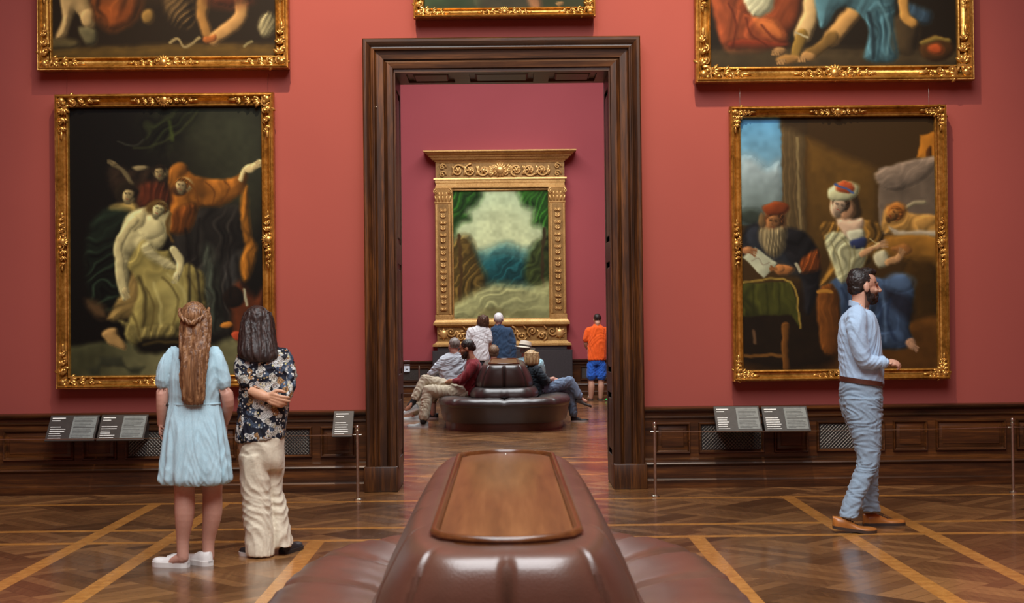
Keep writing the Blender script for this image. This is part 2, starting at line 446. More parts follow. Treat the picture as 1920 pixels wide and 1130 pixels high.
# ------------------------------------------------------------------ barrier posts and cables
def post(px, label, group):
    x = px
    y = 11.98
    t = thing('barrier_post', label, 'barrier post', (x, y, 0), group)
    MB().lathe((x, y, 0), [(0.034, 0), (0.034, 0.008), (0.028, 0.014), (0.016, 0.020)]).build('foot', M_BRASS, t)
    MB().lathe((x, y, 0), [(0.0135, 0.016), (0.0125, 0.30), (0.0125, 0.575)]).build('stem', M_BRASS, t)
    MB().lathe((x, y, 0), [(0.0125, 0.570), (0.017, 0.574), (0.017, 0.588), (0.012, 0.594), (0.016, 0.604), (0.018, 0.616), (0.013, 0.628), (0.003, 0.633)]).build('finial', M_BRASS, t)
    MB().tube([(x - 0.034, y, 0.552), (x + 0.034, y, 0.552)], 0.006, 8).build('cable_clip', M_BRASS, t)
    return t
X_P = [at(671, 930, 11.98).x, at(1229, 925, 11.98).x, at(1900, 920, 11.98).x]
post(X_P[0], 'slim brass barrier post left of the doorway', None)
post(X_P[1], 'slim brass barrier post right beside the doorway casing', None)
post(X_P[2], 'slim brass barrier post at the right end of the cable by the wainscot', None)
def cable(x0, x1, label):
    c = MB().tube([(x0 + (x1 - x0) * i / 12, 11.98, 0.552 - 0.012 * math.sin(PI * i / 12)) for i in range(13)], 0.0026, 6)
    tag(c.build('barrier_cable', M_BRASS), label, 'cable')
cable(-4.9, X_P[0] - 0.036, 'thin barrier cable along the wainscot left of the doorway')
cable(X_P[1] + 0.036, X_P[2] - 0.036, 'thin barrier cable strung along the wainscot right of the doorway')
cable(X_P[2] + 0.036, 5.4, 'short end of barrier cable running on past the rightmost post')

# ------------------------------------------------------------------ information boards
M_BOARD = mat_plain('board_charcoal', (0.030, 0.026, 0.024), 0.45)
M_BOARDG = mat_plain('board_slate', (0.042, 0.043, 0.044), 0.4)
M_BOARDL = mat_plain('board_grey_text_field', (0.15, 0.17, 0.165), 0.5)
M_INK = mat_plain('pale_lettering', (0.72, 0.75, 0.74), 0.6)
M_INKD = mat_plain('dark_lettering', (0.035, 0.035, 0.035), 0.6)
def info_board(px0, px1, py0, py1, label, group, seed, two=True, dark=True):
    rnd = random.Random(seed)
    yb, yt = 12.33, 12.52
    A = at(px0, py1, yb); B = at(px1, py1, yb); T = at((px0 + px1) / 2, py0, yt)
    x0, x1, zb, zt = A.x, B.x, (A.z + B.z) / 2, T.z
    o = thing('information_board', label, 'information board', ((x0 + x1) / 2, yb, zb), group)
    up = Vector((0, yt - yb, zt - zb)); L = up.length; up.normalize(); nrm = Vector((0, -up.z, up.y))
    def P(u, v, h): # u across 0..W, v up 0..L
        return Vector((x0 + u, yb, zb)) + up * v + nrm * h
    W = x1 - x0
    def slab(m_, u0, u1, v0, v1, h0, h1):
        m_.add([P(u0, v0, h0), P(u1, v0, h0), P(u1, v1, h0), P(u0, v1, h0), P(u0, v0, h1), P(u1, v0, h1), P(u1, v1, h1), P(u0, v1, h1)],
               [(0, 3, 2, 1), (4, 5, 6, 7), (0, 1, 5, 4), (1, 2, 6, 5), (2, 3, 7, 6), (3, 0, 4, 7)])
    m_ = MB(); slab(m_, 0, W, 0, L, -0.014, 0.0); m_.build('board', M_BOARD if dark else M_BOARDG, o, bevel=0.002, segs=1)
    k = MB(); k.add([(x0 + 0.03, yb + 0.02, zb + 0.0), (x1 - 0.03, yb + 0.02, zb), (x1 - 0.03, 12.68, zb), (x0 + 0.03, 12.68, zb), (x0 + 0.03, 12.68, zt - 0.02), (x1 - 0.03, 12.68, zt - 0.02), (x1 - 0.03, yt + 0.02, zt - 0.02), (x0 + 0.03, yt + 0.02, zt - 0.02)],
          [(0, 1, 2, 3), (2, 3, 4, 5), (4, 5, 6, 7), (0, 1, 6, 7), (0, 3, 4, 7), (1, 2, 5, 6)])
    k.build('bracket', M_BOARD, o)
    wl = W * 0.43 if two else W
    ink = MB()
    def line(m_, u, v, l, t=0.006): slab(m_, u, u + l, v, v + t, 0.0, 0.0012)
    mx = wl * 0.12; ttl = MB()
    line(ttl, mx, L * 0.86, wl * 0.62, 0.010); line(ttl, mx, L * 0.77, wl * 0.4, 0.007)
    ttl.build('title_lettering', M_INK, o, smooth=0)
    for i in range(6):
        line(ink, mx, L * (0.52 - 0.085 * i), wl * rnd.uniform(0.45, 0.78), 0.0065 if i < 5 else 0.005)
    ink.build('lettering', M_INK, o, smooth=0)
    if two:
        pan = MB(); slab(pan, W * 0.48, W * 0.965, L * 0.08, L * 0.93, 0.0, 0.004)
        pan.build('text_field', M_BOARDL, o, bevel=0.0015, segs=1)
        tx = MB()
        for half in (0, 1):
            base = L * (0.55 if half else 0.12); n = 6
            for i in range(n):
                l = W * 0.40 * (rnd.uniform(0.86, 1) if i else rnd.uniform(0.4, 0.7))
                slab(tx, W * 0.52, W * 0.52 + l, base + i * L * 0.055, base + i * L * 0.055 + 0.0035, 0.004, 0.0048)
        slab(tx, W * 0.52, W * 0.95, L * 0.485, L * 0.515, 0.004, 0.0048)
        tx.build('text_lines', M_INKD, o, smooth=0)
    return o
info_board(83, 176, 778, 826, 'dark information board leftmost of the two under the left picture', None, 1)
info_board(180, 269, 777, 825, 'dark information board nearer the girl in the blue dress', None, 2)
info_board(622, 660, 770, 818, 'narrow slate information board beside the left door casing', None, 3, False, False)
info_board(1344, 1430, 761, 808, 'slate information board on the left of the pair under the right picture', None, 4, True, False)
info_board(1435, 1521, 761, 808, 'slate information board nearer the man in the pale blue shirt', None, 5, True, False)

# ------------------------------------------------------------------ painted canvases
def vnoise(h, w, cell, rng):
    gh, gw = int(h / cell) + 3, int(w / cell) + 3
    g = rng.random((gh, gw))
    y = np.linspace(0, h / cell, h); x = np.linspace(0, w / cell, w)
    iy, ix = y.astype(int), x.astype(int); fy, fx = (y - iy)[:, None], (x - ix)[None, :]
    fy = fy * fy * (3 - 2 * fy); fx = fx * fx * (3 - 2 * fx)
    a = g[np.ix_(iy, ix)]; b = g[np.ix_(iy, ix + 1)]; c = g[np.ix_(iy + 1, ix)]; d = g[np.ix_(iy + 1, ix + 1)]
    return (a * (1 - fx) + b * fx) * (1 - fy) + (c * (1 - fx) + d * fx) * fy - 0.5

PAINT_GAIN = 0.47
class Paint:
    """brushwork laid on a grid; coordinates are those of the photograph"""
    def __init__(s, x0, x1, y0, y1, step, base, seed=1):
        s.x0, s.x1, s.y0, s.y1 = x0, x1, y0, y1
        s.w, s.h = int((x1 - x0) / step) + 1, int((y1 - y0) / step) + 1
        s.rng = np.random.default_rng(seed); s.step = step
        X, Y = np.meshgrid(np.linspace(x0, x1, s.w), np.linspace(y0, y1, s.h))
        nx = vnoise(s.h, s.w, 9, s.rng) * 5 + vnoise(s.h, s.w, 4, s.rng) * 2
        ny = vnoise(s.h, s.w, 9, s.rng) * 5 + vnoise(s.h, s.w, 4, s.rng) * 2
        s.X, s.Y = X + nx * 0.8, Y + ny * 0.8; s.XR, s.YR = X, Y
        s.n1 = vnoise(s.h, s.w, 14, s.rng); s.n2 = vnoise(s.h, s.w, 5, s.rng); s.n3 = vnoise(s.h, s.w, 30, s.rng)
        s.img = np.zeros((s.h, s.w, 3)); s.img[:] = base
    def col(s, c, fold, grad):
        c = np.array(c, float)[None, None, :] * np.ones((s.h, s.w, 1))
        k = np.ones((s.h, s.w))
        if grad is not None:                      # (x, y, colour, x, y, colour)
            (ax, ay, ca), (bx, by, cb) = grad
            t = ((s.X - ax) * (bx - ax) + (s.Y - ay) * (by - ay)) / ((bx - ax) ** 2 + (by - ay) ** 2)
            t = np.clip(t, 0, 1)[..., None]
            c = np.array(ca, float) * (1 - t) + np.array(cb, float) * t
        if fold is not None:
            ang, wl, amp = fold
            u = s.X * math.cos(ang) + s.Y * math.sin(ang) + s.n1 * wl * 1.0 + s.n3 * wl * 1.1
            v = 0.9 - 2.1 * np.abs(np.sin(u * PI / wl * 1.1)) ** 0.7 + 0.35 * np.sin(u * 2 * PI / wl * 2.3 + s.n1 * 3)
            k = k * (1 + amp * 0.95 * v * np.clip(0.75 + 1.6 * s.n3, 0.2, 1.3))
        k = k * (1 + 0.12 * s.n2 + 0.16 * s.n1)
        return c * k[..., None]
    def lay(s, m, c, fold, grad, a=1.0, h=None, vol=0.0):
        m = (m * a)[..., None]
        c = s.col(c, fold, grad)
        if h is not None and vol:                 # painted modelling of the rounded form, lit from the upper left
            gy, gx = np.gradient(h)
            c = c * np.clip(1 + vol * (np.clip(gx * 0.75 + gy * 0.65, -1, 1) * 1.6 - 0.45 * (1 - np.clip(h / max(h.max(), 1e-6), 0, 1))), 0.25, 1.5)[..., None]
        s.img = s.img * (1 - m) + c * m; return s
    def poly(s, pts, c, soft=2.0, fold=None, grad=None, a=1.0, smooth=True, vol=0.22):
        if smooth: pts = [(p.x, p.y) for p in catmull([(x, y, 0) for x, y in pts], 4, True)]
        d = np.full((s.h, s.w), 1e9); inside = np.zeros((s.h, s.w), bool)
        n = len(pts)
        for i in range(n):
            (ax, ay), (bx, by) = pts[i], pts[(i + 1) % n]
            ex, ey = bx - ax, by - ay
            l2 = ex * ex + ey * ey + 1e-9
            t = np.clip(((s.X - ax) * ex + (s.Y - ay) * ey) / l2, 0, 1)
            d = np.minimum(d, (s.X - ax - t * ex) ** 2 + (s.Y - ay - t * ey) ** 2)
            cond = (ay > s.Y) != (by > s.Y)
            with np.errstate(divide='ignore', invalid='ignore'):
                xi = ex * (s.Y - ay) / (ey if abs(ey) > 1e-9 else 1e-9) + ax
            inside ^= cond & (s.X < xi)
        d = np.sqrt(d); d = np.where(inside, d, -d)
        R_ = min(max(d.max(), 1e-6), 26.0); q = np.clip(d / R_, 0, 1); h = np.sqrt(1 - (1 - q) ** 2) * R_ / s.step * 0.8
        return s.lay(np.clip(d / soft * 0.5 + 0.5, 0, 1), c, fold, grad, a, h, vol if smooth else vol * 0.3)
    def ell(s, cx, cy, rx, ry, c, soft=0.25, ang=0.0, fold=None, grad=None, a=1.0):
        dx, dy = s.X - cx, s.Y - cy
        u = (dx * math.cos(ang) + dy * math.sin(ang)) / rx; v = (-dx * math.sin(ang) + dy * math.cos(ang)) / ry
        r = np.sqrt(u * u + v * v)
        q = np.clip(1 - r, 0, 1); h = np.sqrt(np.clip(1 - r * r, 0, 1)) * min(rx, ry) / s.step * 0.7
        return s.lay(np.clip((1 - r) / soft + 0.5, 0, 1), c, fold, grad, a, h, 0.25 if a > 0.85 else 0.0)
    def face(s, cx, cy, r, ang, skin, hair, dark=None):
        c, n = math.cos(ang), math.sin(ang)
        P = lambda u, v: (cx + (u * c - v * n) * r, cy + (u * n + v * c) * r)
        dk = tuple(x * 0.45 for x in skin)
        s.ell(*P(0.05, -0.35), r * 1.12, r * 1.0, hair, 0.25, ang)
        s.ell(cx, cy, r * 0.82, r * 1.12, skin, 0.25, ang, grad=(P(-0.6, -0.4) + (skin,), P(0.8, 0.7) + (tuple(x * 0.55 for x in skin),)))
        for u in (-0.38, 0.24):
            s.ell(*P(u, -0.12), r * 0.2, r * 0.11, dk, 0.8, ang); s.line([P(u - 0.2, -0.28), P(u + 0.18, -0.30)], r * 0.10, dk, 1.0, 0.7)
        s.line([P(-0.10, -0.1), P(-0.14, 0.28), P(0.02, 0.32)], r * 0.12, tuple(x * 0.62 for x in skin), 1.2, 0.8)
        s.line([P(-0.28, 0.58), P(0.12, 0.58)], r * 0.13, (skin[0] * 0.68, skin[1] * 0.38, skin[2] * 0.34), 1.0)
        s.ell(*P(0.1, 1.12), r * 0.5, r * 0.3, tuple(x * 0.5 for x in skin), 0.8, ang)
        s.poly([P(-0.95, -0.2), P(-0.7, -1.05), P(0.2, -1.3), P(1.05, -0.8), P(1.1, 0.3), P(0.75, -0.3), P(0.3, -0.7), P(-0.5, -0.65)], hair, 2.0, (0.6 + ang, r * 0.5, 0.4))
        return s
    def hand(s, x, y, ang, r, skin):
        s.ell(x, y, r, r * 0.7, skin, 0.3, ang)
        for k in range(4):
            a = ang + (k - 1.5) * 0.22
            s.line([(x + math.cos(a) * r * 0.6, y + math.sin(a) * r * 0.6 + (k - 1.5) * r * 0.2), (x + math.cos(a) * r * 1.9, y + math.sin(a) * r * 1.9 + (k - 1.5) * r * 0.12)], r * 0.36, tuple(c * (0.92 - 0.1 * (k % 2)) for c in skin), 1.0)
        return s
    def line(s, pts, wd, c, soft=1.2, a=1.0):
        d = np.full((s.h, s.w), 1e9)
        pts = [(p.x, p.y) for p in catmull([(x, y, 0) for x, y in pts], 5)]
        for (ax, ay), (bx, by) in zip(pts[:-1], pts[1:]):
            ex, ey = bx - ax, by - ay
            t = np.clip(((s.X - ax) * ex + (s.Y - ay) * ey) / (ex * ex + ey * ey + 1e-9), 0, 1)
            d = np.minimum(d, (s.X - ax - t * ex) ** 2 + (s.Y - ay - t * ey) ** 2)
        d = np.sqrt(d); h = np.sqrt(np.clip(wd * wd / 4 - d * d, 0, None)) / s.step * 0.7
        return s.lay(np.clip((wd / 2 - d) / soft + 0.5, 0, 1), c, None, None, a, h if wd > 6 else None, 0.25)
    def canvas(s, cx, cz, w, h, y, parent, gain, mat):
        img = np.clip(s.img / 255.0, 0.004, 1.0)
        lin = np.where(img <= 0.04045, img / 12.92, ((img + 0.055) / 1.055) ** 2.4)
        g_ = lin.mean(-1, keepdims=True); lin = np.clip((g_ + (lin - g_) * 0.95) * np.array(gain) * PAINT_GAIN * np.array((0.84, 1.0, 1.1)), 0, 0.92)
        xs = cx - w / 2 + np.linspace(0, w, s.w); zs = cz + h / 2 - np.linspace(0, h, s.h)
        XX, ZZ = np.meshgrid(xs, zs)
        co = np.stack([XX, np.full_like(XX, y), ZZ], -1).reshape(-1, 3)
        i = np.arange((s.h - 1) * (s.w - 1)); r, c = i // (s.w - 1), i % (s.w - 1)
        a = r * s.w + c
        q = np.stack([a, a + s.w, a + s.w + 1, a + 1], -1)
        me = bpy.data.meshes.new('canvas')
        # a real panel: painted grid in front, a thin stretcher behind
        nb = len(co)
        back = np.array([(cx - w / 2, y, cz + h / 2), (cx + w / 2, y, cz + h / 2), (cx + w / 2, y, cz - h / 2), (cx - w / 2, y, cz - h / 2),
                         (cx - w / 2, y + 0.03, cz + h / 2), (cx + w / 2, y + 0.03, cz + h / 2), (cx + w / 2, y + 0.03, cz - h / 2), (cx - w / 2, y + 0.03, cz - h / 2)])
        allv = np.concatenate([co, back])
        extra = [(4, 5, 6, 7), (0, 4, 5, 1), (1, 5, 6, 2), (2, 6, 7, 3), (3, 7, 4, 0)]
        faces = q.tolist() + [[k + nb for k in f] for f in extra]
        me.from_pydata(allv.tolist(), [], faces)
        at_ = me.color_attributes.new('paint', 'FLOAT_COLOR', 'POINT')
        cols = np.ones((len(allv), 4), np.float32); cols[:, :3] = 0.05; cols[:nb, :3] = lin.reshape(-1, 3)
        at_.data.foreach_set('color', cols.ravel())
        return link(me, 'canvas', mat, parent, smooth=0)
def mat_paint():
    t = NT('oil_paint')
    a = t.node('ShaderNodeAttribute'); a.attribute_name = 'paint'
    t.bump(t.noise(t.obj(), 140, 3), 0.06, 0.002)
    return t.set(color=a.outputs['Color'], rough=0.55, spec=0.12)
M_OIL = mat_paint()

# ------------------------------------------------------------------ gilding
def mat_gold(name, deep, mid, hi, rough=0.34, scale=26, bump=0.35, metal=0.75):
    t = NT(name); o = t.obj()
    n = t.noise(o, scale, 4, 0.6); n2 = t.noise(o, 5, 3)
    c = t.ramp(t.math('ADD', t.math('MULTIPLY', n, 0.6), t.math('MULTIPLY', n2, 0.4)), [(0.32, deep), (0.5, mid), (0.68, hi)])
    t.bump(n, bump, 0.006)
    return t.set(color=c, rough=rough, metal=metal)
M_GOLD = mat_gold('gilded_wood', (0.20, 0.088, 0.014), (0.40, 0.200, 0.038), (0.60, 0.345, 0.090))
M_GOLDR = mat_gold('gilded_carving', (0.24, 0.115, 0.022), (0.48, 0.265, 0.065), (0.72, 0.46, 0.15), 0.3, 60, 0.2)
M_GOLDG = mat_gold('gilded_ground', (0.13, 0.062, 0.014), (0.24, 0.13, 0.036), (0.34, 0.20, 0.065), 0.5, 50, 0.3, 0.4)
M_GOLDC = mat_gold('gilded_relief', (0.34, 0.19, 0.055), (0.56, 0.34, 0.12), (0.72, 0.48, 0.20), 0.36, 60, 0.2, 0.55)
M_GOLDP = mat_gold('pale_gilding', (0.30, 0.16, 0.045), (0.46, 0.27, 0.09), (0.60, 0.38, 0.15), 0.42, 40, 0.3, 0.5)

def spiral(mb, cx, cz, y, r, a0, turns, th, sgn=1, n=15, depth=0.0):
    pts, rad = [], []
    for i in range(n):
        t = i / (n - 1); a = a0 + sgn * turns * 2 * PI * t; q = r * (1 - 0.86 * t)
        pts.append((cx + q * math.cos(a), y - depth * t, cz + q * math.sin(a))); rad.append(th * (1 - 0.45 * t))
    mb.tube(pts, rad, 6, ref=(0, 1, 0))
    mb.ell((pts[-1][0], pts[-1][1] - th * 0.3, pts[-1][2]), th * 1.25, 8, 6)
def leaf(mb, cx, cz, y, ang, L, W, T):
    M = Matrix.Rotation(-ang, 3, 'Y')
    mb.ell((cx + math.cos(ang) * L * 0.5, y, cz + math.sin(ang) * L * 0.5), (L * 0.55, T, W), 10, 6, M)
def carve_arm(mb, cx, cz, y, ang, L, W, rnd):
    """a run of acanthus leaves and C-scrolls along a direction, tapering"""
    ca, sa = math.cos(ang), math.sin(ang)
    n = 7
    for k in range(n):
        t = (k + 0.5) / n; q = W * (1 - 0.55 * t)
        off = (0.22 if k % 2 else -0.22) * q
        px, pz = cx + ca * L * t - sa * off, cz + sa * L * t + ca * off
        if k % 2 == 0: spiral(mb, px, pz, y, q * 0.40, ang + rnd.uniform(0, 6), 1.2, q * 0.15, 1 if k % 4 else -1, 12, 0.012)
        else: 
            for d in (-0.9, -0.3, 0.3, 0.9): leaf(mb, px, pz, y, ang + d, q * 0.72, q * 0.17, q * 0.26)
    leaf(mb, cx + ca * L * 0.92, cz + sa * L * 0.92, y, ang, W * 0.7, W * 0.13, W * 0.12)
def cartouche(mb, cx, cz, y, ang, W, L, rnd):
    mb.ell((cx, y - W * 0.05, cz), (W * 0.36, W * 0.24, W * 0.36), 12, 8)
    for i in range(7):
        a = ang + PI / 2 + (i - 3) * 0.42
        leaf(mb, cx, cz, y, a, W * 0.62, W * 0.11, W * 0.16)
        leaf(mb, cx, cz, y, a + PI, W * 0.58, W * 0.11, W * 0.16)
    carve_arm(mb, cx + math.cos(ang) * W * 0.35, cz + math.sin(ang) * W * 0.35, y, ang, L, W * 0.72, rnd)
    carve_arm(mb, cx - math.cos(ang) * W * 0.35, cz - math.sin(ang) * W * 0.35, y, ang + PI, L, W * 0.72, rnd)

def framed(name, label, cpx, fw, W, H, paint, gain, style, seed, wires=None):
    """W, H: outer size; cpx: world centre (x, z)"""
    rnd = random.Random(seed); cx, cz = cpx
    yb = Y_WALL - 0.045                       # back of the frame
    o = thing('framed_painting', label, 'painting', (cx, yb, cz - H / 2))
    cw, ch = W - 2 * fw, H - 2 * fw
    d = 0.125
    q = fw
    prof = [(-0.004, 0.03), (-0.004, 0.070), (0.03 * q, 0.084), (0.09 * q, 0.088), (0.15 * q, 0.078), (0.18 * q, 0.064), (0.26 * q, 0.056), (0.40 * q, 0.060), (0.54 * q, 0.076), (0.64 * q, 0.098), (0.68 * q, 0.096), (0.74 * q, 0.118), (0.81 * q, 0.128), (0.87 * q, 0.124), (0.90 * q, 0.112), (0.95 * q, 0.114), (q, 0.098), (q, 0.03), (0.9 * q, -0.04), (0.2 * q, -0.04)]
    f = MB(); f.frame(cx, cz, cw, ch, yb, prof); f.build('frame', M_GOLD, o, smooth=30)
    paint.canvas(cx, cz, cw + 0.006, ch + 0.006, yb - 0.045, o, gain, M_OIL)
    ym = yb - 0.092
    mid = 0.48 * q
    for sx in (-1, 1):
        for sz in (-1, 1):
            m_ = MB(); px, pz = cx + sx * (cw / 2 + mid), cz + sz * (ch / 2 + mid)
            al = 2.6 * q if style != 'plain' else 1.4 * q
            carve_arm(m_, px, pz, ym, 0 if sx < 0 else PI, al, q * 0.92, rnd)
            carve_arm(m_, px, pz, ym, PI / 2 if sz < 0 else -PI / 2, al, q * 0.92, rnd)
            m_.ell((px, ym - 0.012, pz), (q * 0.30, q * 0.22, q * 0.30), 10, 6)
            for i in range(5): leaf(m_, px, pz, ym, math.atan2(sz, sx) + (i - 2) * 0.5, q * 0.50, q * 0.14, q * 0.15)
            m_.build('corner_carving', M_GOLDR, o, smooth=60)
    for sx in (-1, 1):
        m_ = MB(); cartouche(m_, cx + sx * (cw / 2 + mid), cz, ym, PI / 2, q * 0.85, q * 1.7, rnd); m_.build('side_carving', M_GOLDR, o, smooth=60)
    for sz in (-1, 1):
        m_ = MB(); cartouche(m_, cx, cz + sz * (ch / 2 + mid), ym, 0, q * 0.95, q * 2.0, rnd); m_.build('centre_carving', M_GOLDR, o, smooth=60)
    if style == 'beaded':
        m_ = MB(); r = 0.010
        for sx in (-1, 1):
            z = cz - H / 2 + 0.02
            while z < cz + H / 2 - 0.02:
                m_.ell((cx + sx * (W / 2 - 0.012), yb - 0.104, z), (r, r, r * 0.8), 6, 4); z += 0.024
        for sz in (-1, 1):
            x = cx - W / 2 + 0.02
            while x < cx + W / 2 - 0.02:
                m_.ell((x, yb - 0.104, cz + sz * (H / 2 - 0.012)), (r * 0.8, r, r), 6, 4); x += 0.024
        m_.build('bead_moulding', M_GOLDR, o, smooth=60)
    if wires:
        for dx in wires:
            MB().tube([(cx + dx, Y_WALL - 0.006, cz + H / 2 - 0.02), (cx + dx, Y_WALL - 0.006, cz + H / 2 + 0.185)], 0.0018, 5).build('hanging_wire', M_BRASS, o)
    return o

def place(px0, px1, py0, py1, Y=12.62):
    a = at((px0 + px1) / 2, (py0 + py1) / 2, Y); k = FPX / Y
    return (a.x, a.z), (px1 - px0) / k, (py1 - py0) / k

# lower left: dusky group of draped figures
p = Paint(130, 490, 197, 706, 2.0, (14, 11, 8), 3)
p.poly([(300, 190), (500, 190), (500, 420), (400, 470), (330, 330)], (38, 36, 24), 60, grad=((330, 400, (30, 27, 17)), (480, 270, (58, 60, 44))))
p.poly([(270, 225), (330, 200), (372, 205), (330, 262), (285, 275)], (30, 34, 18), 20, (0.7, 26, 0.5))
p.line([(370, 205), (340, 240), (300, 268), (250, 275)], 4, (62, 66, 36), 4, 0.7)
p.line([(322, 262), (318, 225)], 6, (66, 78, 30), 5, 0.8); p.line([(220, 262), (250, 270), (268, 258)], 3, (60, 60, 50), 3, 0.8)
p.poly([(120, 650), (500, 640), (500, 720), (120, 720)], (92, 88, 58), 6, grad=((200, 645, (70, 68, 44)), (260, 705, (118, 112, 76))))
for a in ([(186, 670), (226, 670), (232, 688), (182, 688)], [(232, 690), (266, 690), (258, 702), (240, 702)], [(160, 690), (185, 688), (185, 703), (172, 703)], [(290, 690), (330, 690), (338, 703), (296, 703)]):
    p.poly(a, (58, 58, 42), 4, smooth=False)
p.poly([(320, 430), (350, 395), (440, 385), (465, 430), (455, 560), (420, 640), (340, 640), (322, 540)], (40, 36, 33), 8, (0.1, 40, 0.5))
p.poly([(380, 470), (396, 480), (402, 580), (398, 620), (384, 560)], (104, 116, 98), 14, (0.0, 14, 0.35), a=0.75)
p.poly([(418, 500), (440, 480), (440, 560), (425, 560)], (84, 82, 82), 14, a=0.6)
p.poly([(440, 640), (430, 560), (445, 530), (475, 560), (492, 545), (492, 650)], (92, 42, 18), 8); p.ell(420, 612, 12, 6, (214, 130, 36)); p.ell(440, 632, 10, 8, (196, 72, 36)); p.ell(434, 560, 20, 20, (26, 18, 14))
p.line([(455, 545), (458, 575)], 5, (190, 180, 150), 2)
# ochre mantle
p.poly([(312, 335), (322, 308), (345, 304), (366, 330), (430, 334), (462, 318), (450, 362), (412, 386), (372, 388), (360, 420), (330, 436), (314, 430), (316, 380)], (164, 96, 22), 3, (0.6, 34, 0.25))
p.poly([(318, 400), (345, 385), (366, 388), (352, 432), (322, 436)], (120, 62, 14), 5, (0.3, 18, 0.3))
p.poly([(450, 362), (462, 350), (466, 430), (478, 470), (466, 520), (452, 528), (446, 500), (456, 460), (450, 410)], (176, 106, 20), 4, (0.2, 20, 0.35))
p.ell(344, 345, 15, 14, (206, 178, 126), 0.4); p.ell(334, 358, 14, 9, (70, 42, 22), 0.5)
p.line([(448, 336), (458, 318), (474, 310), (486, 304)], 8, (222, 196, 140), 3); p.ell(466, 316, 9, 7, (224, 198, 142))
# attendants behind
p.poly([(205, 312), (250, 318), (308, 318), (315, 370), (300, 390), (250, 390), (215, 360)], (48, 34, 24), 9, (0.8, 22, 0.4))
p.ell(300, 322, 13, 10, (196, 170, 118), 0.5); p.ell(262, 312, 14, 6, (150, 130, 92), 0.6); p.line([(206, 302), (228, 318), (246, 342)], 9, (112, 96, 66), 4)
p.poly([(262, 345), (302, 340), (320, 372), (300, 388), (262, 385)], (96, 42, 22), 7, (0.3, 18, 0.4))
p.ell(236, 362, 20, 22, (34, 26, 17), 0.4); p.ell(242, 366, 11, 15, (222, 194, 134), 0.4); p.poly([(205, 385), (250, 380), (255, 396), (210, 402)], (206, 170, 92), 5)
p.poly([(170, 420), (200, 388), (250, 400), (228, 470), (232, 560), (200, 590), (168, 560), (160, 480)], (28, 38, 28), 8, (0.9, 24, 0.5))
p.poly([(205, 585), (232, 540), (250, 505), (268, 545), (262, 585), (225, 602), (200, 600)], (160, 128, 70), 4, (0.7, 20, 0.35))
p.poly([(160, 560), (190, 570), (200, 596), (175, 592)], (92, 66, 40), 8)
# pale seated figure
p.poly([(225, 430), (240, 400), (280, 385), (312, 392), (318, 420), (300, 465), (270, 485), (245, 480), (236, 560), (222, 545), (214, 470)], (218, 202, 146), 3, (0.8, 40, 0.16))
p.ell(290, 388, 22, 15, (92, 66, 30), 0.4, -0.4); p.ell(298, 391, 13, 16, (228, 210, 150), 0.4, 0.5); p.ell(282, 425, 24, 22, (232, 216, 158), 0.8); p.ell(255, 412, 14, 20, (226, 208, 148), 0.6, 0.5)
p.line([(318, 400), (312, 430), (322, 452)], 6, (104, 76, 34), 4)
p.line([(250, 412), (222, 455), (226, 520), (232, 545)], 17, (222, 204, 146), 5)
p.poly([(244, 478), (268, 448), (290, 470), (315, 470), (330, 500), (352, 494), (376, 512), (382, 545), (380, 590), (362, 620), (300, 622), (262, 650), (232, 628), (248, 580), (256, 530), (238, 500)], (158, 140, 76), 3, (0.75, 40, 0.22))
p.poly([(262, 470), (300, 500), (330, 505), (322, 490), (296, 478), (276, 450)], (206, 192, 140), 4, (1.0, 14, 0.2))
p.ell(312, 560, 34, 44, (204, 186, 108), 1.0, 0.2, a=0.7); p.ell(286, 585, 18, 30, (92, 78, 40), 1.0, 0.6, a=0.6); p.line([(258, 520), (270, 560), (262, 640)], 7, (70, 58, 30), 6, 0.8); p.line([(345, 500), (350, 560), (340, 610)], 6, (110, 94, 48), 6, 0.7)
p.line([(322, 468), (334, 486), (332, 512), (326, 524)], 13, (222, 206, 150), 4)
p.poly([(220, 600), (262, 615), (300, 610), (330, 618), (330, 640), (264, 648), (256, 642), (240, 625)], (150, 132, 74), 4, (0.4, 22, 0.4))
p.poly([(190, 625), (212, 615), (222, 630), (236, 648), (228, 656), (200, 644)], (196, 150, 88), 3)
p.poly([(255, 640), (330, 632), (345, 655), (270, 664)], (18, 14, 8), 6); p.line([(268, 648), (300, 642), (335, 644)], 6, (98, 78, 36), 5, 0.6)
p.face(296, 392, 13, 0.5, (226, 208, 150), (96, 68, 32)); p.face(241, 365, 12, 0.15, (214, 184, 126), (32, 24, 16)); p.face(298, 322, 11, -0.2, (184, 156, 106), (40, 28, 18))
p.face(338, 347, 12, 0.2, (196, 166, 116), (130, 76, 18)); p.line([(350, 338), (362, 352), (366, 372)], 5, (120, 70, 14), 3)
p.hand(474, 312, -0.5, 7, (222, 194, 140)); p.hand(327, 518, 1.9, 8, (220, 204, 150)); p.hand(233, 545, 1.3, 8, (214, 190, 132)); p.hand(212, 304, 3.4, 6, (120, 102, 70))
for a in (((300, 520), (330, 560), (322, 612)), ((272, 540), (286, 580), (280, 620)), ((350, 520), (368, 560), (364, 606)), ((246, 590), (256, 620), (262, 640))): p.line(list(a), 4, (96, 80, 40), 4, 0.7)
for a in (((310, 515), (342, 552), (338, 606)), ((286, 530), (298, 575), (296, 612))): p.line(list(a), 5, (214, 198, 124), 5, 0.6)
for a in (((352, 340), (366, 360), (372, 384)), ((385, 340), (400, 360), (396, 384)), ((420, 338), (428, 356), (412, 382))): p.line(list(a), 3, (96, 52, 10), 3, 0.7)
for a in (((345, 430), (352, 500), (350, 580)), ((372, 410), (366, 490), (376, 600)), ((430, 420), (424, 500), (430, 560))): p.line(list(a), 5, (16, 13, 12), 5, 0.7)
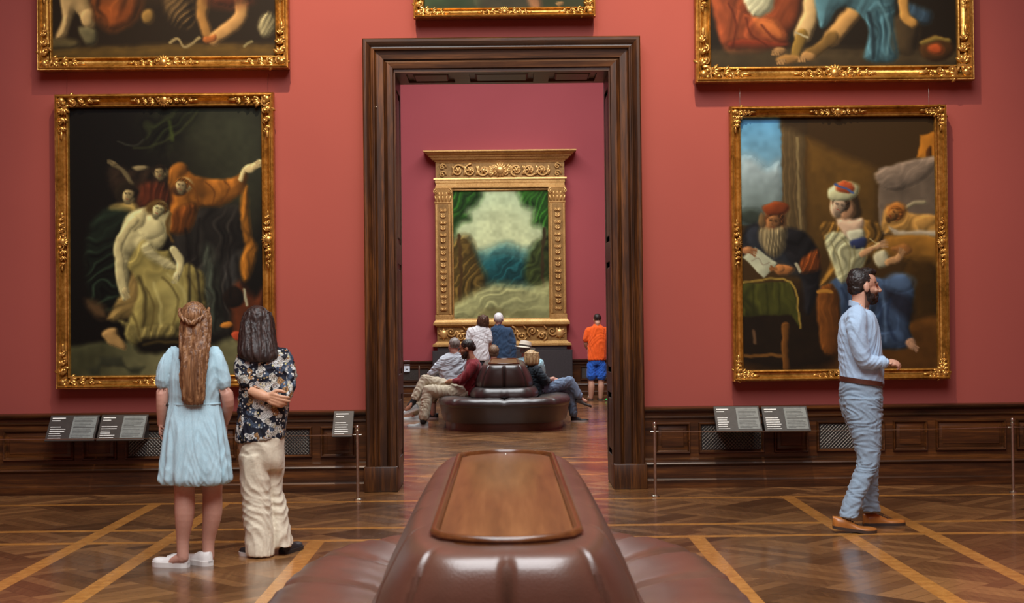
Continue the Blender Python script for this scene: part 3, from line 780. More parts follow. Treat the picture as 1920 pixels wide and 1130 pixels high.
cpx, W_, H_ = place(105, 515, 175, 727)
framed('painting', 'large gilt framed dark painting of pale draped figures behind the two women', cpx, 0.113, W_, H_, p, (1.15, 1.05, 0.9), 'scroll', 5, (-0.9, 0.9))

# lower right: elderly scholar and seated woman at work
p = Paint(1387, 1760, 218, 692, 2.0, (70, 46, 16), 4)
p.poly([(1380, 210), (1470, 210), (1470, 420), (1380, 420)], (130, 180, 205), 2, smooth=False, grad=((1420, 225, (104, 178, 226)), (1420, 380, (150, 176, 176))))
p.poly([(1384, 300), (1412, 292), (1440, 312), (1468, 305), (1468, 395), (1384, 395)], (150, 158, 150), 14, grad=((1420, 300, (190, 204, 206)), (1420, 390, (116, 128, 122))), a=0.9)
p.ell(1404, 405, 26, 16, (58, 66, 56), 0.8)
p.poly([(1467, 215), (1512, 215), (1512, 440), (1467, 440)], (104, 80, 46), 2, (0.0, 12, 0.12), smooth=False)
p.poly([(1467, 215), (1516, 215), (1516, 252), (1467, 236)], (66, 46, 22), 6, smooth=False); p.line([(1498, 256), (1500, 430)], 5, (142, 116, 72), 2)
p.poly([(1516, 258), (1560, 280), (1650, 318), (1650, 470), (1516, 470)], (104, 70, 20), 10, smooth=False, grad=((1530, 300, (116, 78, 22)), (1640, 450, (82, 56, 20))))
p.poly([(1725, 296), (1733, 255), (1765, 245), (1765, 300)], (204, 122, 14), 2, smooth=False); p.ell(1750, 290, 6, 15, (92, 50, 10))
p.poly([(1652, 316), (1765, 292), (1765, 445), (1650, 440)], (112, 92, 74), 2, smooth=False)
p.poly([(1654, 318), (1762, 294), (1748, 330), (1700, 355), (1655, 350)], (150, 124, 102), 4, (0.9, 18, 0.22))
p.poly([(1665, 440), (1662, 395), (1690, 380), (1712, 402), (1764, 405), (1764, 445)], (206, 146, 64), 3, (0.8, 34, 0.22)); p.line([(1705, 392), (1722, 380), (1740, 380)], 8, (170, 150, 112), 4)
p.ell(1685, 395, 20, 17, (176, 104, 34), 0.5); p.poly([(1670, 425), (1690, 432), (1764, 432), (1764, 446), (1690, 446)], (186, 164, 134), 3)
p.poly([(1650, 446), (1765, 446), (1765, 500), (1720, 492), (1650, 480)], (160, 104, 28), 4)
p.poly([(1700, 500), (1765, 500), (1765, 600), (1700, 640)], (66, 42, 10), 10); p.poly([(1560, 660), (1765, 590), (1765, 700), (1387, 700), (1387, 672)], (96, 56, 14), 8)
p.poly([(1387, 560), (1560, 540), (1560, 680), (1387, 680)], (34, 22, 10), 12)
# the scholar
p.poly([(1387, 470), (1392, 430), (1420, 415), (1480, 425), (1515, 440), (1535, 480), (1535, 540), (1510, 590), (1490, 500), (1400, 480)], (30, 28, 30), 4, (0.6, 30, 0.3))
p.poly([(1398, 440), (1420, 425), (1500, 510), (1470, 512), (1420, 490)], (48, 52, 60), 5, a=0.7)
p.ell(1452, 412, 22, 32, (158, 96, 48), 0.3); p.ell(1455, 390, 24, 13, (140, 60, 16), 0.3); p.poly([(1424, 428), (1440, 424), (1472, 424), (1470, 460), (1450, 480), (1428, 462)], (164, 138, 92), 6, (0.1, 9, 0.2)); p.ell(1428, 412, 8, 14, (122, 88, 48), 0.6); p.ell(1450, 412, 9, 6, (206, 140, 78), 0.8)
p.poly([(1500, 490), (1530, 468), (1536, 500), (1505, 512)], (160, 74, 16), 4, (0.4, 12, 0.3)); p.ell(1468, 504, 19, 9, (186, 112, 52), 0.4); p.ell(1400, 468, 12, 8, (190, 122, 70), 0.4); p.line([(1492, 494), (1498, 508)], 6, (206, 190, 150), 2)
p.poly([(1390, 480), (1414, 462), (1456, 492), (1432, 518)], (210, 206, 168), 1.5, smooth=False); p.line([(1405, 486), (1420, 482), (1430, 494), (1440, 488)], 2, (150, 128, 104), 1.5, 0.7)
p.poly([(1387, 528), (1483, 526), (1500, 590), (1496, 612), (1482, 588), (1387, 590)], (76, 74, 22), 2, (0.0, 26, 0.25), smooth=False); p.line([(1388, 526), (1482, 526), (1497, 612)], 4, (164, 128, 48), 1.5)
p.line([(1469, 608), (1470, 686)], 14, (112, 66, 20), 2); p.line([(1390, 664), (1466, 664)], 6, (122, 76, 26), 2); p.line([(1408, 620), (1410, 640)], 6, (110, 76, 48), 3)
# the seated woman
p.poly([(1535, 545), (1562, 500), (1580, 470), (1640, 520), (1700, 525), (1718, 545), (1708, 610), (1712, 650), (1640, 655), (1590, 640), (1560, 570)], (70, 90, 120), 3, (0.5, 34, 0.28))
p.poly([(1660, 540), (1712, 560), (1712, 600), (1690, 590), (1670, 570)], (28, 26, 34), 8, a=0.8); p.ell(1690, 530, 28, 18, (84, 106, 138), 0.7)
p.poly([(1533, 545), (1570, 540), (1574, 650), (1538, 652)], (122, 66, 16), 3, (0.0, 14, 0.2)); p.line([(1532, 545), (1560, 546)], 6, (196, 128, 36), 2)
p.poly([(1538, 430), (1560, 415), (1640, 415), (1660, 440), (1655, 470), (1620, 500), (1570, 520), (1536, 535), (1560, 480)], (158, 108, 36), 3, (0.6, 24, 0.32))
p.poly([(1548, 440), (1590, 438), (1625, 470), (1618, 500), (1580, 530), (1560, 490)], (212, 202, 150), 3, (0.7, 22, 0.22)); p.poly([(1640, 480), (1662, 470), (1672, 492), (1650, 500)], (204, 190, 150), 3)
p.poly([(1572, 410), (1620, 410), (1618, 440), (1592, 448)], (224, 182, 146), 3); p.poly([(1590, 436), (1622, 432), (1622, 452), (1600, 456)], (214, 206, 170), 3); p.poly([(1596, 452), (1626, 446), (1624, 464), (1604, 466)], (48, 56, 92), 2)
p.poly([(1590, 365), (1608, 352), (1616, 402), (1596, 408)], (62, 44, 24), 4); p.ell(1576, 382, 17, 26, (228, 186, 146), 0.3, 0.3); p.ell(1590, 392, 14, 18, (196, 140, 98), 0.6)
p.ell(1584, 358, 30, 18, (208, 200, 150), 0.25, -0.2); p.ell(1588, 350, 18, 11, (186, 74, 26), 0.35); p.line([(1570, 344), (1588, 352), (1604, 360)], 5, (72, 92, 142), 2)
p.line([(1618, 476), (1636, 468), (1650, 460)], 11, (214, 156, 104), 3); p.line([(1668, 492), (1682, 488), (1690, 480)], 12, (206, 148, 92), 3); p.line([(1632, 447), (1660, 466)], 2, (200, 170, 110), 1); p.poly([(1672, 468), (1700, 458), (1714, 470), (1700, 480)], (168, 104, 44), 4)
p.poly([(1700, 640), (1715, 636), (1720, 654), (1706, 655)], (206, 148, 108), 2)
p.face(1577, 384, 15, 0.35, (228, 186, 148), (66, 46, 26)); p.ell(1584, 360, 30, 15, (208, 200, 150), 0.25, -0.15); p.ell(1588, 352, 18, 10, (176, 72, 28), 0.35); p.line([(1572, 346), (1588, 353), (1604, 360)], 4, (72, 92, 142), 2)
p.face(1450, 414, 17, 0.1, (182, 116, 62), (104, 58, 24)); p.ell(1454, 390, 24, 12, (136, 58, 16), 0.3); p.poly([(1432, 432), (1450, 426), (1468, 430), (1468, 458), (1452, 476), (1434, 462)], (166, 142, 98), 5, (0.1, 7, 0.25))
p.face(1680, 402, 13, 0.9, (178, 112, 44), (150, 84, 22))
p.hand(1650, 461, -0.3, 9, (216, 160, 108)); p.hand(1688, 484, -1.2, 9, (204, 146, 92)); p.hand(1460, 502, 3.2, 10, (190, 116, 56)); p.hand(1402, 468, 0.3, 8, (190, 122, 70)); p.hand(1712, 648, 0.7, 7, (206, 148, 108))
for a in (((1600, 540), (1612, 590), (1600, 640)), ((1640, 530), (1652, 590), (1640, 645)), ((1672, 560), (1664, 600), (1680, 640)), ((1580, 540), (1590, 570), (1584, 600))): p.line(list(a), 5, (34, 48, 74), 5, 0.75)
for a in (((1620, 535), (1632, 590), (1622, 640)), ((1656, 545), (1660, 590), (1660, 640))): p.line(list(a), 5, (104, 128, 160), 5, 0.6)
for a in (((1560, 452), (1572, 480), (1582, 520)), ((1580, 446), (1596, 470), (1592, 512)), ((1604, 462), (1606, 490), (1596, 510))): p.line(list(a), 3, (140, 128, 84), 3, 0.75)
for a in (((1410, 532), (1408, 585)), ((1434, 532), (1436, 588)), ((1460, 532), (1458, 586))): p.line(list(a), 4, (46, 46, 10), 4, 0.7)
cpx, W_, H_ = place(1370.5, 1778, 197, 713)
framed('painting', 'large gilt framed painting with blue sky corner and blue skirt behind the man', cpx, 0.096, W_, H_, p, (1.05, 1.0, 0.95), 'plain', 6, (-0.85, 0.85))

# upper right: orange and blue drapery over bare legs
H_UR = 1.9
p = Paint(1333, 1795, 122 - 340, 122, 2.2, (36, 26, 14), 7)
p.poly([(1340, -100), (1500, -110), (1500, 30), (1440, 90), (1360, 88)], (150, 66, 28), 5, (0.7, 44, 0.25))
p.poly([(1345, -20), (1400, 20), (1450, 40), (1478, 68), (1440, 86), (1370, 84), (1352, 60)], (166, 74, 34), 4, (0.6, 40, 0.22)); p.poly([(1415, 30), (1455, 35), (1470, 66), (1440, 60)], (224, 120, 50), 8, a=0.8)
p.poly([(1395, -30), (1450, -30), (1452, 10), (1415, 26)], (214, 206, 170), 3, (0.5, 12, 0.15)); p.poly([(1378, 70), (1480, 76), (1452, 88), (1380, 88)], (132, 46, 18), 5)
p.poly([(1333, 90), (1800, 96), (1800, 130), (1333, 130)], (74, 58, 36), 12)
p.line([(1528, -20), (1522, 20), (1508, 60)], 30, (222, 178, 118), 7); p.line([(1508, 60), (1497, 88), (1492, 104)], 20, (150, 112, 44), 4); p.poly([(1455, 108), (1480, 98), (1502, 104), (1480, 118)], (176, 122, 60), 3); p.line([(1497, 58), (1516, 66)], 4, (200, 180, 140), 2)
p.line([(1600, 20), (1580, 45), (1562, 66)], 28, (204, 148, 80), 8); p.line([(1562, 66), (1535, 88), (1522, 98)], 22, (128, 92, 42), 6); p.ell(1517, 102, 13, 8, (190, 136, 76), 0.4); p.ell(1463, 92, 12, 9, (176, 126, 76), 0.5)
p.poly([(1540, -60), (1680, -60), (1680, 20), (1690, 100), (1655, 114), (1620, 105), (1632, 60), (1610, 20), (1580, 10), (1545, 50), (1535, 20)], (78, 118, 132), 3, (0.25, 40, 0.22)); p.line([(1632, 20), (1640, 70), (1638, 105)], 7, (28, 42, 50), 5, 0.8); p.poly([(1690, 0), (1745, 20), (1742, 42), (1700, 30)], (62, 84, 104), 6, (0.6, 16, 0.3))
p.poly([(1680, 30), (1720, 40), (1712, 100), (1680, 90)], (74, 56, 34), 10); p.line([(1696, -30), (1698, 25), (1712, 40)], 18, (208, 146, 66), 5)
p.ell(1757, 90, 32, 24, (84, 50, 18), 0.3); p.ell(1755, 90, 14, 10, (206, 84, 24), 0.8); p.line([(1730, 78), (1755, 70), (1780, 74)], 8, (148, 116, 48), 4)
p.poly([(1420, -200), (1560, -205), (1540, -60), (1430, -60)], (170, 130, 84), 14); p.ell(1500, -160, 22, 28, (206, 158, 110), 0.4); p.poly([(1610, -180), (1790, -190), (1790, -60), (1660, -80)], (58, 70, 66), 30)
for x, y, r in ((1470, 110, 6), (1508, 106, 6), (1458, 94, 5)):
    for k in range(4): p.line([(x - 8 + k * 4, y - 2), (x - 10 + k * 4, y + 5)], 3.4, (190, 138, 82), 1.2); p.line([(x - 6 + k * 4, y), (x - 8 + k * 4, y + 5)], 1, (70, 44, 20), 1.0, 0.8)
for a in (((1370, 0), (1382, 40), (1376, 84)), ((1402, 30), (1412, 60), (1440, 82)), ((1430, 40), (1450, 66), (1476, 72))): p.line(list(a), 4, (92, 32, 12), 4, 0.75)
for a in (((1655, -10), (1660, 40), (1672, 100)), ((1645, 20), (1652, 70), (1646, 108)), ((1668, 10), (1676, 60), (1684, 96))): p.line(list(a), 4, (34, 62, 74), 4, 0.7)
for a in (((1650, 0), (1668, 50), (1664, 100)),): p.line(list(a), 5, (112, 158, 172), 5, 0.6)
a_ = at(1565.5, 153, 12.62); W_ = 525 * 12.62 / FPX
framed('painting', 'gilt framed painting at the top right with orange and blue drapery', (a_.x, a_.z + H_UR / 2), 0.140, W_, H_UR, p, (1.05, 1.0, 0.9), 'beaded', 8)

# upper left: dusky bacchic scene
H_UL = 1.75
p = Paint(96, 517, 104 - 310, 104, 2.2, (44, 32, 18), 9)
p.poly([(90, 88), (520, 82), (520, 110), (90, 110)], (98, 72, 26), 8); p.poly([(90, 70), (140, 70), (140, 84), (90, 84)], (104, 88, 52), 6)
p.poly([(112, -20), (158, -20), (172, 20), (176, 42), (160, 46), (140, 20), (124, 60), (108, 70), (104, 62), (116, 25)], (206, 166, 104), 3); p.ell(162, 30, 13, 16, (210, 170, 108), 0.5); p.poly([(146, 48), (175, 50), (178, 75), (160, 78)], (120, 108, 72), 4)
p.poly([(175, -40), (260, -40), (250, 30), (205, 50), (178, 20)], (176, 86, 26), 12, (0.5, 26, 0.4)); p.ell(276, 28, 12, 14, (156, 116, 54), 0.6)
p.poly([(310, -20), (350, -20), (360, 40), (330, 44), (312, 20)], (112, 84, 48), 10, (0.8, 14, 0.4))
p.line([(385, -30), (378, 20), (386, 60)], 20, (172, 120, 56), 8); p.line([(440, -30), (452, 18), (432, 48), (400, 70)], 24, (206, 152, 86), 6); p.line([(400, 68), (384, 72)], 12, (176, 98, 40), 4)
p.line([(316, 78), (330, 70), (345, 86), (372, 70)], 5, (164, 140, 92), 2); p.poly([(484, 40), (500, 22), (514, 30), (516, 54), (500, 66), (486, 62)], (176, 160, 116), 4, (0.6, 9, 0.5)); p.line([(455, 84), (470, 76)], 4, (168, 150, 100), 2)
p.poly([(120, -190), (330, -200), (330, -40), (140, -40)], (96, 64, 34), 40); p.ell(220, -120, 26, 32, (196, 150, 96), 0.5); p.ell(400, -110, 28, 34, (186, 136, 84), 0.5); p.poly([(370, -80), (480, -80), (470, 0), (390, 0)], (140, 60, 30), 16, (0.4, 30, 0.3))
a_ = at(306.5, 131, 12.62); W_ = 471 * 12.62 / FPX
framed('painting', 'gilt framed brown painting at the top left with bare limbs', (a_.x, a_.z + H_UL / 2), 0.120, W_, H_UL, p, (1.1, 1.0, 0.9), 'beaded', 10)

# over the door
H_TC = 1.3
p = Paint(793, 1097, 10 - 239, 10, 2.2, (60, 66, 40), 11)
p.poly([(793, -30), (900, -20), (900, 20), (793, 20)], (58, 76, 48), 20); p.poly([(900, -60), (1000, -60), (1000, 20), (900, 20)], (84, 78, 58), 20); p.poly([(985, -20), (1010, -10), (1012, 14), (996, 8)], (190, 130, 84), 5); p.ell(1050, 0, 8, 4, (170, 130, 80))
p.poly([(850, -200), (1040, -200), (1060, -60), (840, -60)], (120, 100, 74), 40)
a_ = at(946, 33, 12.62); W_ = 342 * 12.62 / FPX
framed('painting', 'gilt framed green-brown painting hanging over the doorway', (a_.x, a_.z + H_TC / 2), 0.092, W_, H_TC, p, (1.1, 1.0, 0.9), 'scroll', 12)

# ------------------------------------------------------------------ altarpiece in the far room
def altarpiece():
    Yf = 28.08
    k = FPX / Yf
    base = at(942, 650, Yf)
    o = thing('altarpiece', 'towering gilt altar frame with carved pilasters around a tall painting', 'altarpiece', (base.x, Yf, base.z - 0.98))
    cx = base.x
    X = lambda px: cx + (px - 942) / k
    Z = lambda py: CAM_H - (py - 600) / k
    # mouldings: (y offset steps) horizontal profile swept along x with returns
    def mould(name, px0, px1, steps, mat=M_GOLDP):
        """steps: (py, projection m, side overhang px)"""
        R = []
        for py, pr, ov in steps:
            x0, x1, z = X(px0 - ov), X(px1 + ov), Z(py)
            R.append([(x0, Y_FAR - 0.02, z), (x0, Yf + 0.10 - pr, z), (x1, Yf + 0.10 - pr, z), (x1, Y_FAR - 0.02, z)])
        m_ = MB(); m_.rings(R, True); return m_.build(name, mat, o, smooth=0)
    mould('cornice', 822, 1060, [(282, 0.30, 24), (284.5, 0.30, 24), (284.6, 0.26, 21), (287, 0.25, 19), (289.5, 0.21, 17), (289.6, 0.185, 15), (293, 0.175, 14), (293.1, 0.15, 12), (296, 0.14, 10), (298.5, 0.115, 7), (298.6, 0.09, 5), (301, 0.085, 4), (301.1, 0.07, 2), (304, 0.06, 0)])
    mould('frieze', 820, 1062, [(303, 0.05, 0), (333, 0.05, 0)], M_GOLDG)
    mould('architrave', 820, 1062, [(332, 0.09, 4), (335, 0.10, 4), (336, 0.075, 1), (341, 0.075, 1), (342, 0.065, 0), (347, 0.065, 0), (348, 0.085, 1), (351, 0.085, 1), (352, 0.05, -1)])
    mould('sill_moulding', 818, 1064, [(596, 0.07, -1), (599, 0.10, 1), (602, 0.11, 3), (604, 0.13, 5), (608, 0.13, 5), (609, 0.09, 1), (611, 0.07, 0)])
    mould('predella', 820, 1063, [(610, 0.05, 0), (641, 0.05, 0)], M_GOLDG)
    mould('base_moulding', 820, 1063, [(639, 0.07, 1), (642, 0.10, 4), (644, 0.12, 8), (648, 0.12, 9), (649, 0.05, 4)])
    # pilasters
    for c in (833, 1048):
        m_ = MB(); x0, x1 = X(c - 15), X(c + 15)
        m_.box(x0, x1, Yf + 0.03, Y_FAR - 0.02, Z(598), Z(350)).box(X(c - 16.5), X(c + 16.5), Yf + 0.01, Yf + 0.1, Z(598), Z(589)).box(X(c - 16), X(c + 16), Yf + 0.015, Yf + 0.1, Z(380), Z(376))
        pil = m_.build('pilaster', M_GOLDP, o, bevel=0.008, segs=1)
        MB().box(X(c - 9.5), X(c + 9.5), Yf + 0.024, Yf + 0.05, Z(588), Z(381)).build('relief_ground', M_GOLDG, pil, smooth=0)
        e = MB()
        for a, b in ((-14, -10), (10, 14)): e.box(X(c + a), X(c + b), Yf + 0.005, Yf + 0.04, Z(588), Z(381))
        e.build('edge_strip', M_GOLDP, pil, bevel=0.006, segs=1)
        g = MB(); n = 17
        for i in range(n):
            zz = Z(386 + (583 - 386) * (i + 0.5) / n); h = (583 - 386) / n / k
            for s_ in (-1, 1):
                spiral(g, X(c) + s_ * 0.036, zz, Yf + 0.012, 0.034, PI / 2 if i % 2 else -PI / 2, 1.0, 0.0125, s_, 9)
                leaf(g, X(c), zz - h * 0.3, Yf + 0.012, PI / 2 + s_ * 0.9, 0.065, 0.018, 0.019)
            g.ell((X(c), Yf + 0.018, zz), (0.012, 0.012, 0.016), 6, 5)
        g.build('pilaster_relief', M_GOLDC, pil, smooth=60)
        cp = MB(); cp.add([(X(c - 13), Yf + 0.02, Z(376)), (X(c + 13), Yf + 0.02, Z(376)), (X(c + 13), Yf + 0.1, Z(376)), (X(c - 13), Yf + 0.1, Z(376)), (X(c - 17), Yf - 0.03, Z(352)), (X(c + 17), Yf - 0.03, Z(352)), (X(c + 17), Yf + 0.1, Z(352)), (X(c - 17), Yf + 0.1, Z(352))],
                         [(0, 3, 2, 1), (4, 5, 6, 7), (0, 1, 5, 4), (1, 2, 6, 5), (2, 3, 7, 6), (3, 0, 4, 7)])
        for s_ in (-1, 1):
            spiral(cp, X(c + s_ * 13), Z(358), Yf - 0.03, 0.05, PI / 2, 1.3, 0.014, -s_, 12, 0.02)
        for j in range(5):
            for hh, L in ((376, 0.12), (368, 0.11)): leaf(cp, X(c + (j - 2) * 6), Z(hh), Yf + 0.0, PI / 2 + (2 - j) * 0.12, L, 0.02, 0.026)
        cp.build('capital', M_GOLDC, pil, smooth=60)
    # inner rim, painting
    m_ = MB(); x0, x1, z0, z1 = X(851), X(1032), Z(598), Z(355)
    m_.frame((x0 + x1) / 2, (z0 + z1) / 2, x1 - x0, z1 - z0, Yf + 0.13, [(-0.012, 0.0), (-0.012, 0.06), (0.004, 0.075), (0.02, 0.07), (0.024, 0.0)]); m_.build('inner_rim', M_GOLDP, o, smooth=30)
    rng_ = random.Random(4)
    fr = MB()
    for i, px in enumerate((862, 885, 910, 941, 972, 997, 1020)):
        s_ = 1 if px < 941 else -1
        if px == 941:
            cartouche(fr, X(px), Z(318), Yf + 0.035, 0, 0.26, 0.14, rng_)
        else:
            spiral(fr, X(px), Z(318), Yf + 0.03, 0.125, 0.5 + i, 1.5, 0.026, s_, 20, 0.01)
            fr.ell((X(px), Yf + 0.01, Z(318)), 0.04, 8, 6)
            for j in range(6): leaf(fr, X(px), Z(318), Yf + 0.03, j * 1.05, 0.085, 0.02, 0.022)
            for d in (-1, 1): leaf(fr, X(px + 11 * d), Z(318 + 9 * d), Yf + 0.03, 1.2 * d, 0.12, 0.022, 0.028); leaf(fr, X(px + 11 * d), Z(318 - 9 * d), Yf + 0.03, -1.2 * d, 0.10, 0.022, 0.024)
    for px in (833, 1049):
        for zz in (311, 325): spiral(fr, X(px), Z(zz), Yf + 0.03, 0.07, 0, 1.3, 0.02, 1, 12); 
    fr.build('frieze_relief', M_GOLDC, o, smooth=60)
    pr = MB()
    for i in range(11):
        px = 846 + i * 19
        spiral(pr, X(px), Z(625 + (4 if i % 2 else -4)), Yf + 0.03, 0.10, i * 1.3, 1.4, 0.024, 1 if i % 2 else -1, 14, 0.01)
        for d in (-1, 0, 1): leaf(pr, X(px + 9), Z(625 + 7 * d), Yf + 0.03, d * 0.9 + (PI if i % 2 else 0), 0.12, 0.02, 0.028)
    for px in (832, 1050):
        pr.ell((X(px), Yf + 0.04, Z(625)), (0.09, 0.05, 0.09), 12, 8)
        for j in range(8): leaf(pr, X(px), Z(625), Yf + 0.045, j * PI / 4, 0.12, 0.02, 0.02)
    pr.build('predella_relief', M_GOLDC, o, smooth=60)
    dn = MB(); px = 851
    while px < 1031: dn.box(X(px), X(px + 1.6), Yf + 0.0, Yf + 0.06, Z(350.6), Z(347.6)); px += 3
    dn.build('dentil_band', M_GOLDP, o, smooth=0)
    # a plain woodland view in place of the picture
    q = Paint(851, 1032, 356, 598, 1.2, (176, 184, 140), 21)
    q.poly([(840, 350), (1040, 350), (1040, 610), (840, 610)], (160, 176, 140), 2, smooth=False, grad=((942, 380, (178, 196, 160)), (942, 500, (212, 208, 150))))
    q.ell(942, 440, 70, 80, (214, 214, 164), 1.2, a=0.8)
    q.poly([(845, 480), (880, 462), (905, 470), (950, 455), (990, 468), (1036, 455), (1036, 540), (845, 540)], (70, 112, 108), 10, (0.3, 30, 0.12))
    q.poly([(900, 500), (935, 478), (985, 488), (1000, 520), (960, 540), (905, 535)], (26, 78, 82), 8, (0.8, 20, 0.2))
    q.poly([(845, 350), (905, 352), (898, 385), (878, 395), (884, 412), (862, 420), (845, 470)], (44, 92, 26), 8, (0.7, 12, 0.3))
    q.poly([(978, 350), (1040, 350), (1040, 470), (1020, 430), (1002, 420), (1004, 396), (984, 385)], (46, 96, 26), 8, (0.4, 12, 0.3))
    q.poly([(845, 470), (868, 440), (888, 452), (900, 490), (915, 525), (905, 560), (870, 575), (845, 590)], (112, 84, 34), 8, (0.5, 16, 0.3))
    q.poly([(1040, 440), (1010, 452), (990, 480), (985, 520), (1005, 545), (1040, 550)], (58, 66, 30), 8, (0.7, 14, 0.35))
    q.line([(862, 440), (866, 500), (862, 560)], 6, (78, 52, 24), 3); q.line([(1022, 430), (1018, 500), (1022, 545)], 6, (58, 44, 24), 3)
    q.poly([(845, 575), (890, 545), (940, 530), (1000, 538), (1040, 530), (1040, 605), (845, 605)], (166, 160, 108), 10, (1.2, 22, 0.14))
    q.ell(925, 585, 24, 9, (110, 96, 56), 1.0, a=0.6); q.ell(975, 588, 22, 8, (104, 96, 60), 1.0, a=0.6)
    q.canvas((x0 + x1) / 2, (z0 + z1) / 2, x1 - x0 + 0.01, z1 - z0 + 0.01, Yf + 0.10, o, (1.75, 1.65, 1.45), M_OIL)
    # plinth
    M_PL = mat_plain('plinth_charcoal', (0.030, 0.027, 0.030), 0.5)
    m_ = MB(); m_.box(X(811), X(1073), Yf - 0.05, Y_FAR - 0.17, 0, Z(656)).box(X(820), X(1063), Yf + 0.02, Y_FAR - 0.17, Z(656), Z(649))
    m_.build('pedestal', M_PL, o, bevel=0.006, segs=1)
    # the frame stands off the wall on the pedestal: fill behind
    return o
altarpiece()

# ------------------------------------------------------------------ leather gallery benches
def mat_leather(name, dark, light, rough=0.36):
    t = NT(name); o = t.obj()
    n = t.noise(o, 3.0, 4, 0.6); v = t.node('ShaderNodeTexVoronoi'); t.put(v.inputs['Vector'], o); v.inputs['Scale'].default_value = 190
    c = t.ramp(n, [(0.3, dark), (0.7, light)])
    h = t.math('ADD', t.math('MULTIPLY', v.outputs['Distance'], 0.4), t.math('MULTIPLY', t.noise(o, 7, 3, 0.5, 0.8), 1.2))
    t.bump(h, 0.12, 0.01)
    return t.set(color=c, rough=rough, spec=0.6, coat=0.38, coat_rough=0.28)
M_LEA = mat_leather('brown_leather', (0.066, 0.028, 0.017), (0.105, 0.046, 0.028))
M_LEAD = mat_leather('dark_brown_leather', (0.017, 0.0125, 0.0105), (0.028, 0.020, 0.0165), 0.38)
M_TRAY = mat_wood('tray_walnut', (0.085, 0.030, 0.008), (0.135, 0.050, 0.014), (0.185, 0.074, 0.023), 'Y', 0.38, 0.25, 0.7)
M_RIM = mat_wood('tray_rim_walnut', (0.045, 0.014, 0.004), (0.085, 0.027, 0.007), (0.125, 0.044, 0.012), 'Y', 0.25, 0.5)
M_KICK = mat_wood('kick_board_wood', (0.028, 0.009, 0.004), (0.055, 0.017, 0.007), (0.08, 0.027, 0.010), 'X', 0.3, 0.4)

def outline(a, b, n, N=192):
    """superellipse, points at even arc length, with the arc parameter"""
    raw = []
    for i in range(2000):
        t = 2 * PI * i / 2000; c, s = math.cos(t), math.sin(t)
        raw.append((a * math.copysign(abs(c) ** (2 / n), c), b * math.copysign(abs(s) ** (2 / n), s)))
    L = [0.0]
    for i in range(1, 2001): L.append(L[-1] + math.dist(raw[i % 2000], raw[i - 1]))
    out = []; j = 0
    for k in range(N):
        d = L[-1] * k / N
        while L[j + 1] < d: j += 1
        f = (d - L[j]) / (L[j + 1] - L[j] + 1e-12); p, q = raw[j], raw[(j + 1) % 2000]
        out.append((p[0] + (q[0] - p[0]) * f, p[1] + (q[1] - p[1]) * f))
    return out

